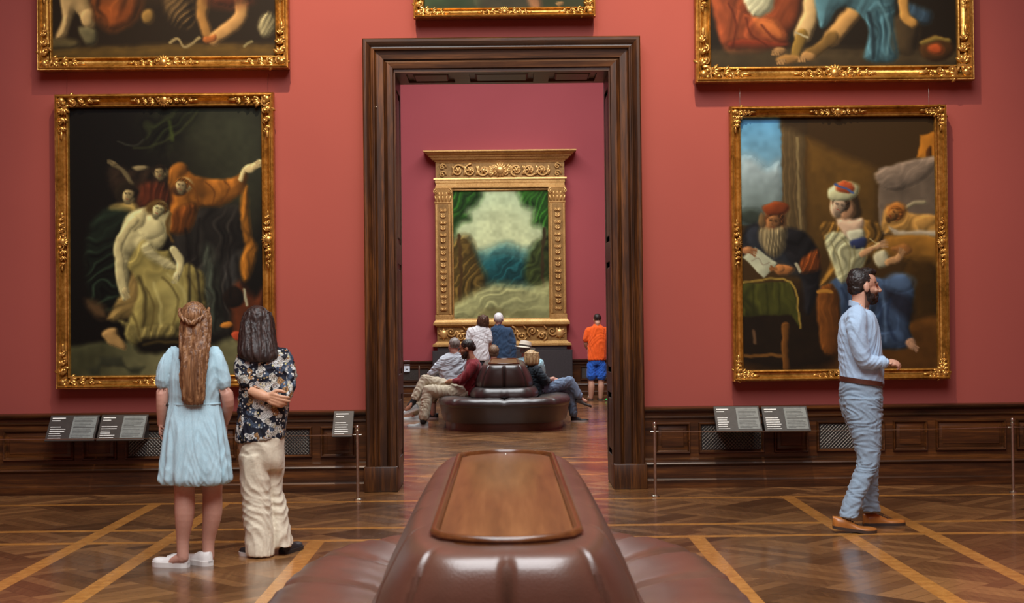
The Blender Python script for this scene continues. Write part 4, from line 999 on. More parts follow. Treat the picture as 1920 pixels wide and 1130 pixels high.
def bench(loc, label, lea):
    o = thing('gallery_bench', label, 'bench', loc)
    ox, oy, _ = loc
    A, B, NN = 0.945, 2.03, 3.6
    def pinch(x, y, seams, w, depth):
        # depth of the stitched valleys
        d = 0.0
        for sx, sy in seams:
            q = (x - sx) ** 2 + (y - sy) ** 2
            d = max(d, math.exp(-q / (w * w)))
        return 1 - depth * d
    def seam_pts(a, b, n, k=5):
        pts = [(0, b), (0, -b)]
        for i in range(-k // 2 + 1, k // 2 + 1):
            y = i * 2 * b / (k + 1)
            e = a * (1 - abs(y / b) ** n) ** (1 / n)
            pts += [(e, y), (-e, y)]
        for sx in (-1, 1):
            for sy in (-1, 1):
                t = 0.70; pts.append((sx * a * (1 - t ** n) ** (1 / n) * 0 + sx * a * 0.72, sy * b * (1 - 0.72 ** n) ** (1 / n)))
        return pts
    def loft(name, prof, n, mat, seams=None, w=0.02, depth=0.03, N=192, cap_top=True, puff=None):
        R = []
        for a, b, z in prof:
            sp = seams(a, b, n) if seams else None
            ring = []
            for x, y in outline(a, b, n, N):
                s_ = pinch(x, y, sp, w, depth) if sp else 1.0
                ring.append((ox + x * s_, oy + y * (1 - (1 - s_) * 0.5), z))
            R.append(ring)
        m_ = MB(); m_.rings(R, True)
        return m_.build(name, mat, o, smooth=50)
    loft('kick_board', [(A - 0.10, B - 0.10, 0.0), (A - 0.10, B - 0.10, 0.115)], NN, M_KICK)
    loft('base_panel', [(A - 0.055, B - 0.055, 0.112), (A - 0.05, B - 0.05, 0.13), (A - 0.015, B - 0.015, 0.30), (A - 0.012, B - 0.012, 0.34)], NN, lea)
    # seat cushion, stitched towards the middle: radial profile carried around the outline
    prof = [(A - 0.03, B - 0.03, 0.315), (A - 0.003, B - 0.003, 0.33), (A + 0.006, B + 0.006, 0.355), (A + 0.004, B + 0.004, 0.385), (A - 0.012, B - 0.012, 0.412), (A - 0.04, B - 0.04, 0.430), (A - 0.09, B - 0.09, 0.442), (A - 0.18, B - 0.18, 0.447), (A - 0.30, B - 0.30, 0.440), (A - 0.40, B - 0.40, 0.425), (A - 0.45, B - 0.45, 0.40)]
    m_ = MB(); R = []
    seams = seam_pts(A, B, NN)
    for a, b, z in prof:
        ring = []
        sp = seam_pts(a, b, NN)
        for x, y in outline(a, b, NN, 320):
            v = 1 - pinch(x, y, sp, 0.035, 1.0)
            wr = 0.004 * math.sin(y * 23 + x * 31) * math.sin(y * 7 - x * 11)
            ring.append((ox + x, oy + y, z - (0.022 * v if z > 0.38 else 0.004 * v) + (wr if z > 0.41 else 0)))
        R.append(ring)
    m_.rings(R, True); m_.build('seat_cushion', lea, o, smooth=60)
    # lumbar roll below the back
    lp = lambda a, z: (a, a + 1.18, z)
    loft('lumbar_roll', [lp(0.455, 0.415), lp(0.490, 0.44), lp(0.492, 0.47), lp(0.478, 0.51), lp(0.452, 0.545), lp(0.415, 0.566), lp(0.38, 0.572)], 5.0, lea, lambda a, b, n: seam_pts(a, b, n, 5), 0.03, 0.03)
    # sloping back with panels
    bp = lambda a, b, z: (a, b, z)
    loft('backrest', [(.385, 1.49, .560), (.412, 1.52, .572), (.420, 1.535, .60), (.407, 1.538, .66), (.384, 1.535, .72), (.356, 1.530, .775), (.334, 1.522, .815), (.316, 1.510, .845), (.303, 1.497, .862), (.288, 1.474, .875), (.268, 1.440, .881), (.245, 1.40, .884), (.220, 1.345, .884), (.19, 1.30, .866)], 4.5, lea, lambda a, b, n: seam_pts(a, b, n, 5), 0.015, 0.035, 640)
    # wooden tray on top
    def tray_line(a, b, c, N=15):
        """straight sides, bowed ends, corners eased"""
        pts = []
        for i in range(N):
            t = -1 + 2 * i / (N - 1); x = a * t
            pts.append((x, -(b - c * t * t - 0.05 * max(0, abs(t) - 0.86) / 0.14)))
        for i in range(N):
            t = 1 - 2 * i / (N - 1); x = a * t
            pts.append((x, (b - c * t * t - 0.05 * max(0, abs(t) - 0.86) / 0.14)))
        return pts
    def ring(a, b, z, c=0.13): return [(ox + x, oy + y, z) for x, y in tray_line(a, b, c)]
    tr = MB()
    a, b = 0.222, 1.335
    tr.rings([ring(a - 0.02, b - 0.02, 0.872), ring(a - 0.002, b - 0.002, 0.874), ring(a + 0.003, b + 0.003, 0.876), ring(a + 0.003, b + 0.003, 0.882), ring(a - 0.005, b - 0.005, 0.885), ring(a - 0.005, b - 0.005, 0.889), ring(a, b, 0.893), ring(a - 0.002, b - 0.002, 0.900), ring(a - 0.010, b - 0.010, 0.906), ring(a - 0.018, b - 0.018, 0.905), ring(a - 0.024, b - 0.024, 0.896), ring(a - 0.026, b - 0.026, 0.886), ring(a - 0.029, b - 0.029, 0.874)], True)
    tray = tr.build('tray_rim', M_RIM, o, smooth=45)
    pn = MB(); pn.rings([ring(a - 0.027, b - 0.027, 0.870), ring(a - 0.0275, b - 0.0275, 0.888), ring(a - 0.035, b - 0.035, 0.8905)], True)
    pn.build('tray_top', M_TRAY, o, smooth=30)
    for s_ in (-1, 1):
        MB().lathe((ox, oy + s_ * (b - 0.075), 0.8903), [(0.007, 0), (0.006, 0.002), (0.001, 0.003)], 12).build('tray_screw', M_BRASS, o)
    return o
bench((0.0, 5.24, 0), 'brown leather bench with wooden tray top in the foreground', M_LEA)
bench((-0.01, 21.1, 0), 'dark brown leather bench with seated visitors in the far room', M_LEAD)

# ------------------------------------------------------------------ people
def remesh(mb, voxel, smooth=2, factor=0.5):
    me = bpy.data.meshes.new('tmp'); me.from_pydata(mb.v, [], mb.f)
    bm = bmesh.new(); bm.from_mesh(me); bmesh.ops.recalc_face_normals(bm, faces=bm.faces); bm.to_mesh(me); bm.free()
    o = bpy.data.objects.new('tmp', me); C.objects.link(o)
    r = o.modifiers.new('r', 'REMESH'); r.mode = 'VOXEL'; r.voxel_size = voxel; r.use_smooth_shade = True
    if smooth:
        s = o.modifiers.new('s', 'SMOOTH'); s.iterations = smooth; s.factor = factor
    dg = bpy.context.evaluated_depsgraph_get(); dg.update()
    out = bpy.data.meshes.new_from_object(o.evaluated_get(dg))
    bpy.data.objects.remove(o); bpy.data.meshes.remove(me)
    return out
def get_co(me):
    a = np.empty(len(me.vertices) * 3, np.float32); me.vertices.foreach_get('co', a); return a.reshape(-1, 3).astype(float)
def get_no(me):
    a = np.empty(len(me.vertices) * 3, np.float32); me.vertices.foreach_get('normal', a); return a.reshape(-1, 3).astype(float)
def set_co(me, co): me.vertices.foreach_set('co', co.astype(np.float32).ravel()); me.update()
def wrinkle(me, amp, wl, seed, stretch=(1, 1, 1), mask=None, sharp=0.6):
    """cloth creases: warped ridges pushed along the normals"""
    rng = np.random.default_rng(seed); co, no = get_co(me), get_no(me)
    p = (co - co.mean(0)) * np.array(stretch)
    warp = np.zeros_like(p)
    for i in range(4):
        k = rng.normal(size=(3, 3)); k = k / np.linalg.norm(k, axis=1, keepdims=True) * (2 * PI / (wl * rng.uniform(2.5, 5)))
        warp += np.sin(p @ k.T + rng.uniform(0, 6.3, 3)) * wl * 0.55
    q = p + warp; d = np.zeros(len(p))
    for i in range(4):
        k = rng.normal(size=3); k = k / np.linalg.norm(k) * (2 * PI / (wl * rng.uniform(0.8, 1.7)))
        s = np.sin(q @ k + rng.uniform(0, 6.3))
        d += sharp * (1 - 2 * np.abs(s)) + (1 - sharp) * s
    d *= amp / 2
    if mask is not None: d *= mask(co)
    set_co(me, co + no * d[:, None])

def tuck(body, garments, depth=0.007, reach=0.030):
    """press skin that grazes a garment back underneath it; cuffs and hems are left alone"""
    from mathutils.bvhtree import BVHTree
    me = body.data; co, no = get_co(me), get_no(me)
    for g in garments:
        gm = g.data; gc = get_co(gm); lo, hi = gc.min(0) - reach, gc.max(0) + reach
        tree = BVHTree.FromPolygons([tuple(c) for c in gc], [tuple(p.vertices) for p in gm.polygons])
        for i in np.nonzero(((co > lo) & (co < hi)).all(1))[0]:
            h = tree.find_nearest(Vector(co[i]), reach)
            if h[0] is None: continue
            n = h[1]
            if n.dot(Vector(no[i])) < 0.35: continue
            d = (Vector(co[i]) - h[0]).dot(n)
            if d > -depth: co[i] = np.array(h[0] - n * depth)
    set_co(me, co)

class Rows:
    """a body or garment volume from silhouette rows of the photograph: (py, x left, x right, half depth in m, shift in y)"""
    @staticmethod
    def loft(mb, Y, rows, n=40, ex=2.3, mod=None, sub=5, caps=True):
        P = []
        for r in rows:
            py, xl, xr, d = r[:4]; dy = r[4] if len(r) > 4 else 0.0
            py2 = r[5] if len(r) > 5 else py                     # y at the right edge when the row slants
            a, b = at(xl, py, Y), at(xr, py2, Y)
            P.append((a.x, b.x, (a.z + b.z) / 2, d, dy, (b.z - a.z)))
        cv1 = catmull([(p[0], p[1], p[2]) for p in P], sub); cv2 = catmull([(p[3], p[4], p[5]) for p in P], sub)
        R = []; m = len(cv1)
        for i, (p, q) in enumerate(zip(cv1, cv2)):
            cx, hw = (p.x + p.y) / 2, max(0.004, (p.y - p.x) / 2); t = i / (m - 1); ring = []
            for k in range(n):
                th = 2 * PI * k / n; c, s = math.cos(th), math.sin(th)
                u = math.copysign(abs(c) ** (2 / ex), c); v = math.copysign(abs(s) ** (2 / ex), s)
                f = mod(th, t) if mod else 1.0
                ring.append((cx + hw * u * f, Y + q.y + max(0.004, q.x) * v * f, p.z + q.z * 0.5 * u))
            R.append(ring)
        mb.rings(R, caps); return mb

def frame_of(F, U=(0, 0, 1)):
    F = Vector(F).normalized(); U = Vector(U); Rr = F.cross(U).normalized(); U = Rr.cross(F).normalized()
    return Matrix(((Rr.x, F.x, U.x), (Rr.y, F.y, U.y), (Rr.z, F.z, U.z)))
def add_head(mb, c, F, U=(0, 0, 1), s=1.0):
    M = frame_of(F, U); c = Vector(c)
    E = lambda o, r: mb.ell(c + M @ (Vector(o) * s), tuple(x * s for x in r), 16, 12, M)
    E((0, -0.012, 0.028), (0.074, 0.094, 0.084)); E((0, 0.024, -0.028), (0.061, 0.062, 0.074)); E((0, 0.040, -0.076), (0.045, 0.043, 0.035))
    E((0, 0.078, 0.020), (0.047, 0.013, 0.010)); E((0, 0.102, -0.030), (0.016, 0.012, 0.009)); E((0, 0.084, -0.056), (0.023, 0.010, 0.006)); E((0, 0.083, -0.067), (0.020, 0.010, 0.006))
    for x in (-1, 1):
        E((x * 0.074, -0.010, -0.010), (0.009, 0.019, 0.031)); E((x * 0.038, 0.062, -0.030), (0.022, 0.018, 0.018))
    mb.tube([c + M @ (Vector(o) * s) for o in ((0, 0.082, 0.014), (0, 0.095, -0.008), (0, 0.108, -0.026))], [0.008 * s, 0.010 * s, 0.012 * s], 10)
    return M
def paint_skin(me, base, heads, extra=None):
    co = get_co(me); col = np.ones((len(co), 4), np.float32); col[:, :3] = base
    dis = co.copy()
    for c, M, s in heads:
        Mi = np.array(M.to_3x3()).T; l = ((co - np.array(c)) @ Mi.T) / s
        for x in (-1, 1):
            d = np.linalg.norm((l - np.array((x * 0.031, 0.080, 0.003))) * (1, 0.6, 1.6), axis=1)
            front = l[:, 1] > 0.05
            sock = np.clip(1 - d / 0.022, 0, 1) * front
            dis -= (np.array(M @ Vector((0, 1, 0)))[None, :]) * (sock * 0.006 * s)[:, None]
            col[(d < 0.013) & front, :3] = (0.55, 0.50, 0.46)
            col[(d < 0.0065) & front, :3] = (0.03, 0.02, 0.015)
            b = (np.abs(l[:, 2] - 0.024) < 0.006) & (np.abs(l[:, 0] - x * 0.032) < 0.022) & front
            col[b, :3] = np.array(base) * 0.25
        lip = (np.abs(l[:, 2] + 0.0615) < 0.010) & (np.abs(l[:, 0]) < 0.022) & (l[:, 1] > 0.08)
        col[lip, :3] = np.array(base) * np.array((0.85, 0.5, 0.5))
        if extra == 'stubble' or (isinstance(extra, dict) and extra.get('beard')):
            jaw = (l[:, 2] < -0.025) & (l[:, 1] > -0.03) & ~lip & (np.abs(l[:, 2] + 0.03) > -1)
            k = np.clip((-0.015 - l[:, 2]) / 0.03, 0, 1) * (l[:, 1] > -0.02) * (l[:, 2] > -0.14) * np.clip((0.088 - l[:, 1] + (l[:, 2] < -0.04) * 0.05) / 0.02, 0, 1)
            k = np.where(lip, 0, k)[:, None] * 0.75
            col[:, :3] = col[:, :3] * (1 - k) + np.array((0.030, 0.018, 0.012)) * k
    set_co(me, dis)
    a = me.color_attributes.new('paint', 'FLOAT_COLOR', 'POINT'); a.data.foreach_set('color', col.ravel())
def mat_skin():
    t = NT('skin'); a = t.node('ShaderNodeAttribute'); a.attribute_name = 'paint'
    n = t.noise(t.obj(), 45, 3)
    c = t.mix(0.25, a.outputs['Color'], t.ramp(n, [(0.3, (0.75, 0.68, 0.66)), (0.7, (1, 1, 1))]), 'MULTIPLY')
    m = t.set(color=c, rough=0.48, spec=0.4)
    t.b.inputs['Subsurface Weight'].default_value = 0.08; t.b.inputs['Subsurface Radius'].default_value = (0.01, 0.004, 0.002)
    return m
M_SKIN = mat_skin()

def add_hand(mb, w, d, side, nrm, curl=0.35, s=1.0, spread=0.08, thumb_in=0.4):
    """wrist w, direction d, side = towards the thumb, nrm = back-of-hand normal"""
    w, d, side = Vector(w), Vector(d).normalized(), Vector(side)
    side = (side - d * side.dot(d)).normalized(); nrm_ = d.cross(side)
    if nrm_.dot(Vector(nrm)) < 0: nrm_ = -nrm_
    nrm = nrm_
    n = 4; P = []
    # palm
    for i in range(4):
        o = (0.030 - 0.020 * i) * s
        mb.tube([w + d * 0.004 * s + side * o * 0.55, w + d * 0.045 * s + side * o, w + d * (0.086 - 0.006 * abs(i - 1)) * s + side * o], [0.015 * s, 0.0155 * s, 0.0115 * s], 8)
    for i, L in enumerate((0.072, 0.080, 0.074, 0.058)):
        o = (0.030 - 0.020 * i) * s
        p = w + d * (0.084 - 0.006 * abs(i - 1)) * s + side * o; dd = (d + side * spread * (1.5 - i)).normalized(); pts = [p]; ang = curl * (0.8 + 0.14 * i)
        for j, f in enumerate((0.45, 0.31, 0.24)):
            a = ang * (j + 0.6)
            p = p + (dd * math.cos(a) - nrm * math.sin(a)) * (L * f * s); pts.append(p)
        mb.tube(pts, [0.0108 * s, 0.0103 * s, 0.0096 * s, 0.0088 * s], 8)
    b = w + d * 0.028 * s + side * 0.026 * s
    t1 = b + (d * 0.55 + side * 0.75 - nrm * thumb_in).normalized() * 0.040 * s
    t2 = t1 + (d * 0.9 + side * 0.25 - nrm * thumb_in).normalized() * 0.032 * s
    t3 = t2 + (d * 0.95 - side * 0.05 - nrm * thumb_in).normalized() * 0.024 * s
    mb.tube([b, t1, t2, t3], [0.0155 * s, 0.0128 * s, 0.0115 * s, 0.0098 * s], 8)

def limb(mb, pts, radii, sub=5, n=24, ref=None):
    P = catmull(pts, sub)
    rr = [r if isinstance(r, tuple) else (r, r) for r in radii]
    q = catmull([(a, b, 0) for a, b in rr], sub)
    mb.tube(P, [(v.x, v.y) for v in q], n, ref)

def add_shoe(o, heel, d, L, W, Hc, st, m_up, m_sole, name='shoe', pitch=0.0, lace=None, low=False, label=None):
    """heel: floor point below the heel; d: direction on the floor"""
    d = Vector((d[0], d[1], 0)).normalized(); sd = Vector((d.y, -d.x, 0)); heel = Vector(heel)
    def P(u, v, h):
        cu, su = math.cos(pitch), math.sin(pitch)     # raised heel: rotate about the toe
        uu = u - L * 0.75; x = L * 0.75 + uu * cu + 0 * h; z = h * cu + (-uu) * su if uu < 0 else h
        if uu >= 0: x = u
        return heel + d * x + sd * v + Vector((0, 0, max(z, 0.0)))
    def outline_w(t):
        return W * (0.36 + 0.10 * math.sin(min(1, t / 0.25) * PI / 2) - 0.05 * math.exp(-((t - 0.38) / 0.16) ** 2) + 0.06 * math.exp(-((t - 0.70) / 0.18) ** 2)) * (1 - max(0, (t - 0.78) / 0.22) ** 2.4 * 0.62) * (min(1.0, 0.55 + t / 0.09 * 0.45))
    def top(t):
        if low: return st + (Hc - st) * (1.0 if t < 0.28 else max(0.34, 1 - (t - 0.28) / 0.30 * 0.6)) * (1 - max(0, (t - 0.82) / 0.18) ** 2 * 0.45)
        return st + (Hc - st) * (1.0 if t < 0.30 else max(0.46, 1 - (t - 0.30) / 0.34 * 0.55)) * (1 - max(0, (t - 0.84) / 0.16) ** 2 * 0.5)
    N = 22; R = []; S = []
    for i in range(N + 1):
        t = i / N; w_, h_ = outline_w(t), top(t); ring = []
        for k in range(14):
            a = PI * k / 13
            c, s = math.cos(a), math.sin(a)
            ring.append(P(t * L, w_ * math.copysign(abs(c) ** 0.75, c), st * 0.6 + (h_ - st * 0.6) * max(0.0, s) ** 0.7))
        R.append(ring)
        S.append([P(t * L, w_ * 1.06 + 0.002, 0.0), P(t * L, w_ * 1.07 + 0.003, st), P(t * L, -w_ * 1.07 - 0.003, st), P(t * L, -w_ * 1.06 - 0.002, 0.0)])
    m_ = MB(); m_.rings(R, True); up = m_.build(name, m_up, o, smooth=60)
    if label: up['label'] = label
    m_ = MB(); m_.rings(S, True); m_.build('sole', m_sole, up, smooth=40)
    if lace:
        m_ = MB()
        for j in range(4):
            t = 0.40 + j * 0.055; w_, h_ = outline_w(t) * 0.42, top(t)
            m_.tube([P(t * L, -w_, h_ * 0.985), P(t * L + 0.004, 0, h_ + 0.003), P(t * L, w_, h_ * 0.985)], 0.0032, 6)
        m_.build('laces', lace, up)
    return up

class Fig:
    def __init__(s, Y, base_px, label, group=None, skin=(0.52, 0.29, 0.20), voxel=0.0048):
        s.Y = Y; b = at(base_px[0], base_px[1], Y); s.o = thing('person', label, 'person', (b.x, Y, 0.0), group)
        s.skin = skin; s.voxel = voxel; s.mb = MB(); s.heads = []; s.extra = None
    def J(s, px, py, dy=0.0): return at(px, py, s.Y + dy)
    def head(s, c, F, U=(0, 0, 1), k=1.0, neck=None, nr=0.052):
        M = add_head(s.mb, c, F, U, k); s.heads.append((Vector(c), M, k))
        if neck is not None: limb(s.mb, [Vector(c) + M @ Vector((0, -0.022, -0.045)) * k, Vector(c) + M @ Vector((0, -0.024, -0.10)) * k, neck], [nr * k, nr * k, nr * 1.25 * k])
        return M
    def body(s):
        me = remesh(s.mb, s.voxel, 2, 0.3)
        paint_skin(me, s.skin, s.heads, s.extra)
        s.b = link(me, 'body', M_SKIN, s.o, smooth=180); return s.b
    def garment(s, name, mb, mat, voxel=None, wr=(0.004, 0.10), seed=1, stretch=(1, 1, 1), smooth=7, mask=None, parent=None):
        me = remesh(mb, voxel or s.voxel * 1.15, smooth)
        if wr: wrinkle(me, wr[0], wr[1], seed, stretch, mask)
        g = link(me, name, mat, parent or s.o, smooth=180)
        if name not in ('hair', 'beard'): tuck(s.b, [g])
        return g

def mat_hair(name, dark, mid, light, sc=(70, 70, 5), rough=0.42):
    t = NT(name); v = t.map(t.obj(), sc)
    n = t.noise(v, 1.0, 4, 0.6, 0.6); c = t.ramp(n, [(0.32, dark), (0.5, mid), (0.7, light)])
    t.bump(n, 0.45, 0.008)
    return t.set(color=c, rough=rough, spec=0.4)
M_HAIR_L = mat_hair('light_brown_hair', (0.060, 0.024, 0.010), (0.165, 0.075, 0.031), (0.36, 0.19, 0.085))
M_HAIR_D = mat_hair('dark_brown_hair', (0.010, 0.006, 0.005), (0.026, 0.015, 0.012), (0.065, 0.036, 0.028))
M_HAIR_B = mat_hair('black_brown_hair', (0.008, 0.006, 0.005), (0.017, 0.012, 0.010), (0.045, 0.034, 0.030), (60, 60, 20))
M_HAIR_G = mat_hair('grey_hair', (0.10, 0.085, 0.075), (0.20, 0.175, 0.155), (0.34, 0.31, 0.28))
M_HAIR_W = mat_hair('white_hair', (0.50, 0.48, 0.47), (0.66, 0.65, 0.64), (0.80, 0.79, 0.78))
M_HAIR_BL = mat_hair('blonde_hair', (0.16, 0.09, 0.04), (0.42, 0.28, 0.13), (0.62, 0.47, 0.26))
M_HAIR_M = mat_hair('mousy_hair', (0.07, 0.045, 0.03), (0.18, 0.115, 0.07), (0.36, 0.25, 0.15))

def mat_denim(name, a, b):
    t = NT(name); o = t.obj()
    n1 = t.noise(t.map(o, (260, 260, 60)), 1.0, 3, 0.6); n2 = t.noise(o, 11, 3)
    c = t.ramp(t.math('ADD', t.math('MULTIPLY', n1, 0.7), t.math('MULTIPLY', n2, 0.3)), [(0.35, a), (0.65, b)])
    t.bump(n2, 0.12, 0.01)
    return t.set(color=c, rough=0.85, spec=0.2, sheen=0.1)
def mat_floral():
    t = NT('floral_print'); o = t.obj()
    v1 = t.node('ShaderNodeTexVoronoi'); t.put(v1.inputs['Vector'], t.noise_vec(o, 0.035)); v1.inputs['Scale'].default_value = 27
    v2 = t.node('ShaderNodeTexVoronoi'); t.put(v2.inputs['Vector'], o); v2.inputs['Scale'].default_value = 55
    r1 = t.node('ShaderNodeSeparateColor'); t.put(r1.inputs[0], v1.outputs['Color'])
    r2 = t.node('ShaderNodeSeparateColor'); t.put(r2.inputs[0], v2.outputs['Color'])
    cell = t.ramp(r1.outputs[0], [(0.0, (0.008, 0.009, 0.018)), (0.30, (0.06, 0.085, 0.13)), (0.44, (0.010, 0.010, 0.015)), (0.56, (0.46, 0.43, 0.36)), (0.76, (0.34, 0.18, 0.07)), (0.84, (0.58, 0.57, 0.53))], 'CONSTANT')
    rg = t.math('SINE', t.math('MULTIPLY', v1.outputs['Distance'], 26.0))
    ring = t.math('GREATER_THAN', rg, 0.45)
    c = t.mix(t.math('MULTIPLY', ring, 0.8), cell, (0.010, 0.010, 0.016))
    dots = t.math('LESS_THAN', v2.outputs['Distance'], 0.34)
    pick = t.math('MULTIPLY', dots, t.math('GREATER_THAN', r2.outputs[0], 0.42))
    dc = t.ramp(r2.outputs[1], [(0.0, (0.58, 0.56, 0.51)), (0.55, (0.34, 0.17, 0.07)), (0.68, (0.34, 0.38, 0.40)), (0.90, (0.50, 0.44, 0.20))], 'CONSTANT')
    c = t.mix(pick, c, dc)
    t.bump(t.noise(o, 14, 3, 0.55, 0.6), 0.2, 0.02)
    return t.set(color=c, rough=0.8, spec=0.25)
def _nv(s, vec, amt):
    n = s.node('ShaderNodeTexNoise'); s.put(n.inputs['Vector'], vec); n.inputs['Scale'].default_value = 9
    a = s.node('ShaderNodeVectorMath', operation='SCALE'); s.put(a.inputs[0], n.outputs['Color']); a.inputs['Scale'].default_value = amt
    b = s.node('ShaderNodeVectorMath', operation='ADD'); s.put(b.inputs[0], vec); s.put(b.inputs[1], a.outputs[0])
    return b.outputs[0]
NT.noise_vec = _nv
M_DRESS = mat_denim('pale_denim', (0.31, 0.47, 0.535), (0.40, 0.56, 0.62))
M_FLORAL = mat_floral()
M_CREAM = mat_fabric('cream_cotton', (0.60, 0.53, 0.40), 0.07)
M_WHITE_L = mat_plain('white_leather', (0.74, 0.73, 0.70), 0.5, var=0.04)
M_WHITE_R = mat_plain('white_rubber', (0.66, 0.64, 0.60), 0.6, var=0.05)
M_BLACK_S = mat_plain('black_canvas', (0.016, 0.015, 0.017), 0.6)
M_SHIRT_B = mat_fabric('pale_blue_oxford', (0.36, 0.49, 0.64), 0.06, 200, 16, 0.2)
M_CHINO = mat_fabric('grey_blue_chino', (0.215, 0.285, 0.355), 0.07, 150, 16, 0.2)
M_TAN_L = mat_plain('tan_leather', (0.33, 0.115, 0.022), 0.32, var=0.25, scale=9)
M_BELT = mat_plain('brown_belt_leather', (0.075, 0.022, 0.012), 0.4)
M_SOLE_B = mat_plain('dark_sole', (0.035, 0.020, 0.014), 0.6)

# ---- girl in the pale blue dress
def girl():
    f = Fig(8.78, (350, 1062), 'girl with long brown hair in a pale blue denim dress')
    J = f.J; f.skin = (0.50, 0.27, 0.20)
    hc = J(365, 599, 0.0)
    f.head(hc, (-0.06, 1, 0.12), k=0.96, neck=J(364, 650, -0.01))
    Rows.loft(f.mb, f.Y, [(650, 335, 393, .05), (668, 322, 408, .07), (700, 322, 408, .09), (755, 326, 404, .085), (800, 318, 414, .10), (850, 318, 416, .10), (880, 326, 408, .09)])
    limb(f.mb, [J(322, 668), J(308, 715, -.01), J(304, 757, -.02), J(303, 795, .02)], [.048, .043, .036, .026])
    add_hand(f.mb, J(303, 796, .02), (0.01, .12, -1), (0, 1, 0), (-1, 0, 0), 0.35, 0.92)
    limb(f.mb, [J(406, 668), J(419, 715, -.01), J(428, 757, 0), J(421, 792, .13)], [.048, .043, .036, .026])
    add_hand(f.mb, J(421, 793, .13), (-0.1, .35, -1), (-.4, 1, 0), (1, 0, 0), 0.4, 0.92)
    for hx, kx, ax, ay in ((345, 346, 343, 0.0), (397, 398, 391, 0.09)):
        limb(f.mb, [J(hx, 870, ay), J(kx, 918, ay), J(kx, 962, ay - .02), J(ax, 1010, ay), J(ax, 1044, ay)], [.082, .062, .060, .040, .036])
    limb(f.mb, [J(343, 1045, 0), J(330, 1050, .02), J(318, 1054, .04)], [.036, .032, .026])
    limb(f.mb, [J(391, 1042, .09), J(382, 1046, .13), J(374, 1050, .16)], [.036, .032, .026])
    f.body()
    # dress: bodice and gathered skirt in one surface
    d = MB()
    def pleat(th, t):
        k = max(0.0, (t - 0.42) / 0.58)
        return 1 + k * (0.070 * math.sin(13 * th + 1.5 * math.sin(3 * th)) + 0.05 * math.sin(19 * th + 2) + 0.03 * math.sin(7 * th + 0.5))
    Rows.loft(d, f.Y, [(648, 346, 386, .055), (656, 324, 406, .072), (668, 315, 414, .085), (700, 316, 413, .115), (735, 317, 413, .115), (754, 317, 413, .11), (775, 313, 417, .125), (815, 307, 424, .150), (860, 303, 430, .165), (890, 301, 432, .170), (901, 303, 430, .165), (907, 312, 421, .15)], n=160, ex=2.2, mod=pleat, sub=7)
    limb(d, [J(326, 664), J(315, 686, -.01), J(307, 714, -.015)], [(.052, .052), (.060, .060), (.056, .056)])
    limb(d, [J(402, 664), J(410, 686, -.01), J(418, 717, -.01)], [(.052, .052), (.054, .056), (.052, .052)])
    # elastic cuffs and waist seam
    dr = f.garment('dress', d, M_DRESS, 0.0058, (0.004, 0.09), 3, (1.3, 1.3, 0.5), 3)
    s = MB(); a, b = at(316, 757, f.Y), at(414, 757, f.Y)
    s.rings([[((a.x + b.x) / 2 + (b.x - a.x) / 2 * 1.012 * math.cos(q) * r, f.Y + .1145 * math.sin(q) * r, a.z + h) for q in [2 * PI * i / 64 for i in range(64)]] for r, h in ((0.97, -.006), (1.0, -.003), (1.0, .003), (0.97, .006))], False)
    s.build('waist_seam', M_DRESS, dr)
    # hair: cap and long fall with strands
    h = MB(); M = frame_of((-0.06, 1, 0.12))
    h.ell(hc + M @ Vector((0, -0.020, 0.028)), (0.082, 0.094, 0.088), 24, 16, M)
    def strands(th, t): return 1 + 0.07 * math.sin(9 * th + 5 * t) + 0.05 * math.sin(15 * th - 9 * t + 1) + 0.05 * math.sin(25 * t + 3 * th) * t
    Rows.loft(h, f.Y - 0.07, [(582, 342, 390, .05, .03), (605, 337, 394, .06, .02), (630, 337, 395, .06, .0), (660, 339, 394, .045, -.035), (690, 342, 391, .040, -.055), (720, 343, 390, .036, -.062), (745, 345, 388, .03, -.06), (758, 352, 384, .02, -.055)], n=60, ex=2.2, mod=strands, sub=6)
    hr = f.garment('hair', h, M_HAIR_L, 0.0055, (0.0035, 0.035), 8, (1.5, 1.5, 0.18), 1)
    # twisted half-up strands meeting at the back of the head
    b = MB(); 
    for s_ in (-1, 1):
        for ph in (0, PI):
            pts = []
            for i in range(19):
                t = i / 18; a = s_ * (1.75 * (1 - t))
                r_ = 0.088
                c = hc + M @ Vector((math.sin(a) * r_, -math.cos(a) * 0.112 - 0.012, 0.045 - 0.055 * t + 0.02 * (1 - t)))
                tw = 5 * t * PI + ph
                pts.append(c + Vector((0, math.cos(tw) * 0.006, math.sin(tw) * 0.010)))
            b.tube(pts, 0.0095, 8)
    b.build('twisted_braid', M_HAIR_L, hr, smooth=80)
    add_shoe(f.o, at(354, 1060, 8.80) * Vector((1, 1, 0)) if False else Vector((at(354, 1060, 8.80).x, 8.79, 0)), (-0.93, 0.30), 0.245, 0.088, 0.088, 0.030, M_WHITE_L, M_WHITE_R, 'sneaker', lace=M_WHITE_R)
    add_shoe(f.o, Vector((at(398, 1055, 8.88).x, 8.83, 0)), (-0.72, 0.60), 0.240, 0.088, 0.088, 0.030, M_WHITE_L, M_WHITE_R, 'sneaker', lace=M_WHITE_R)
girl()

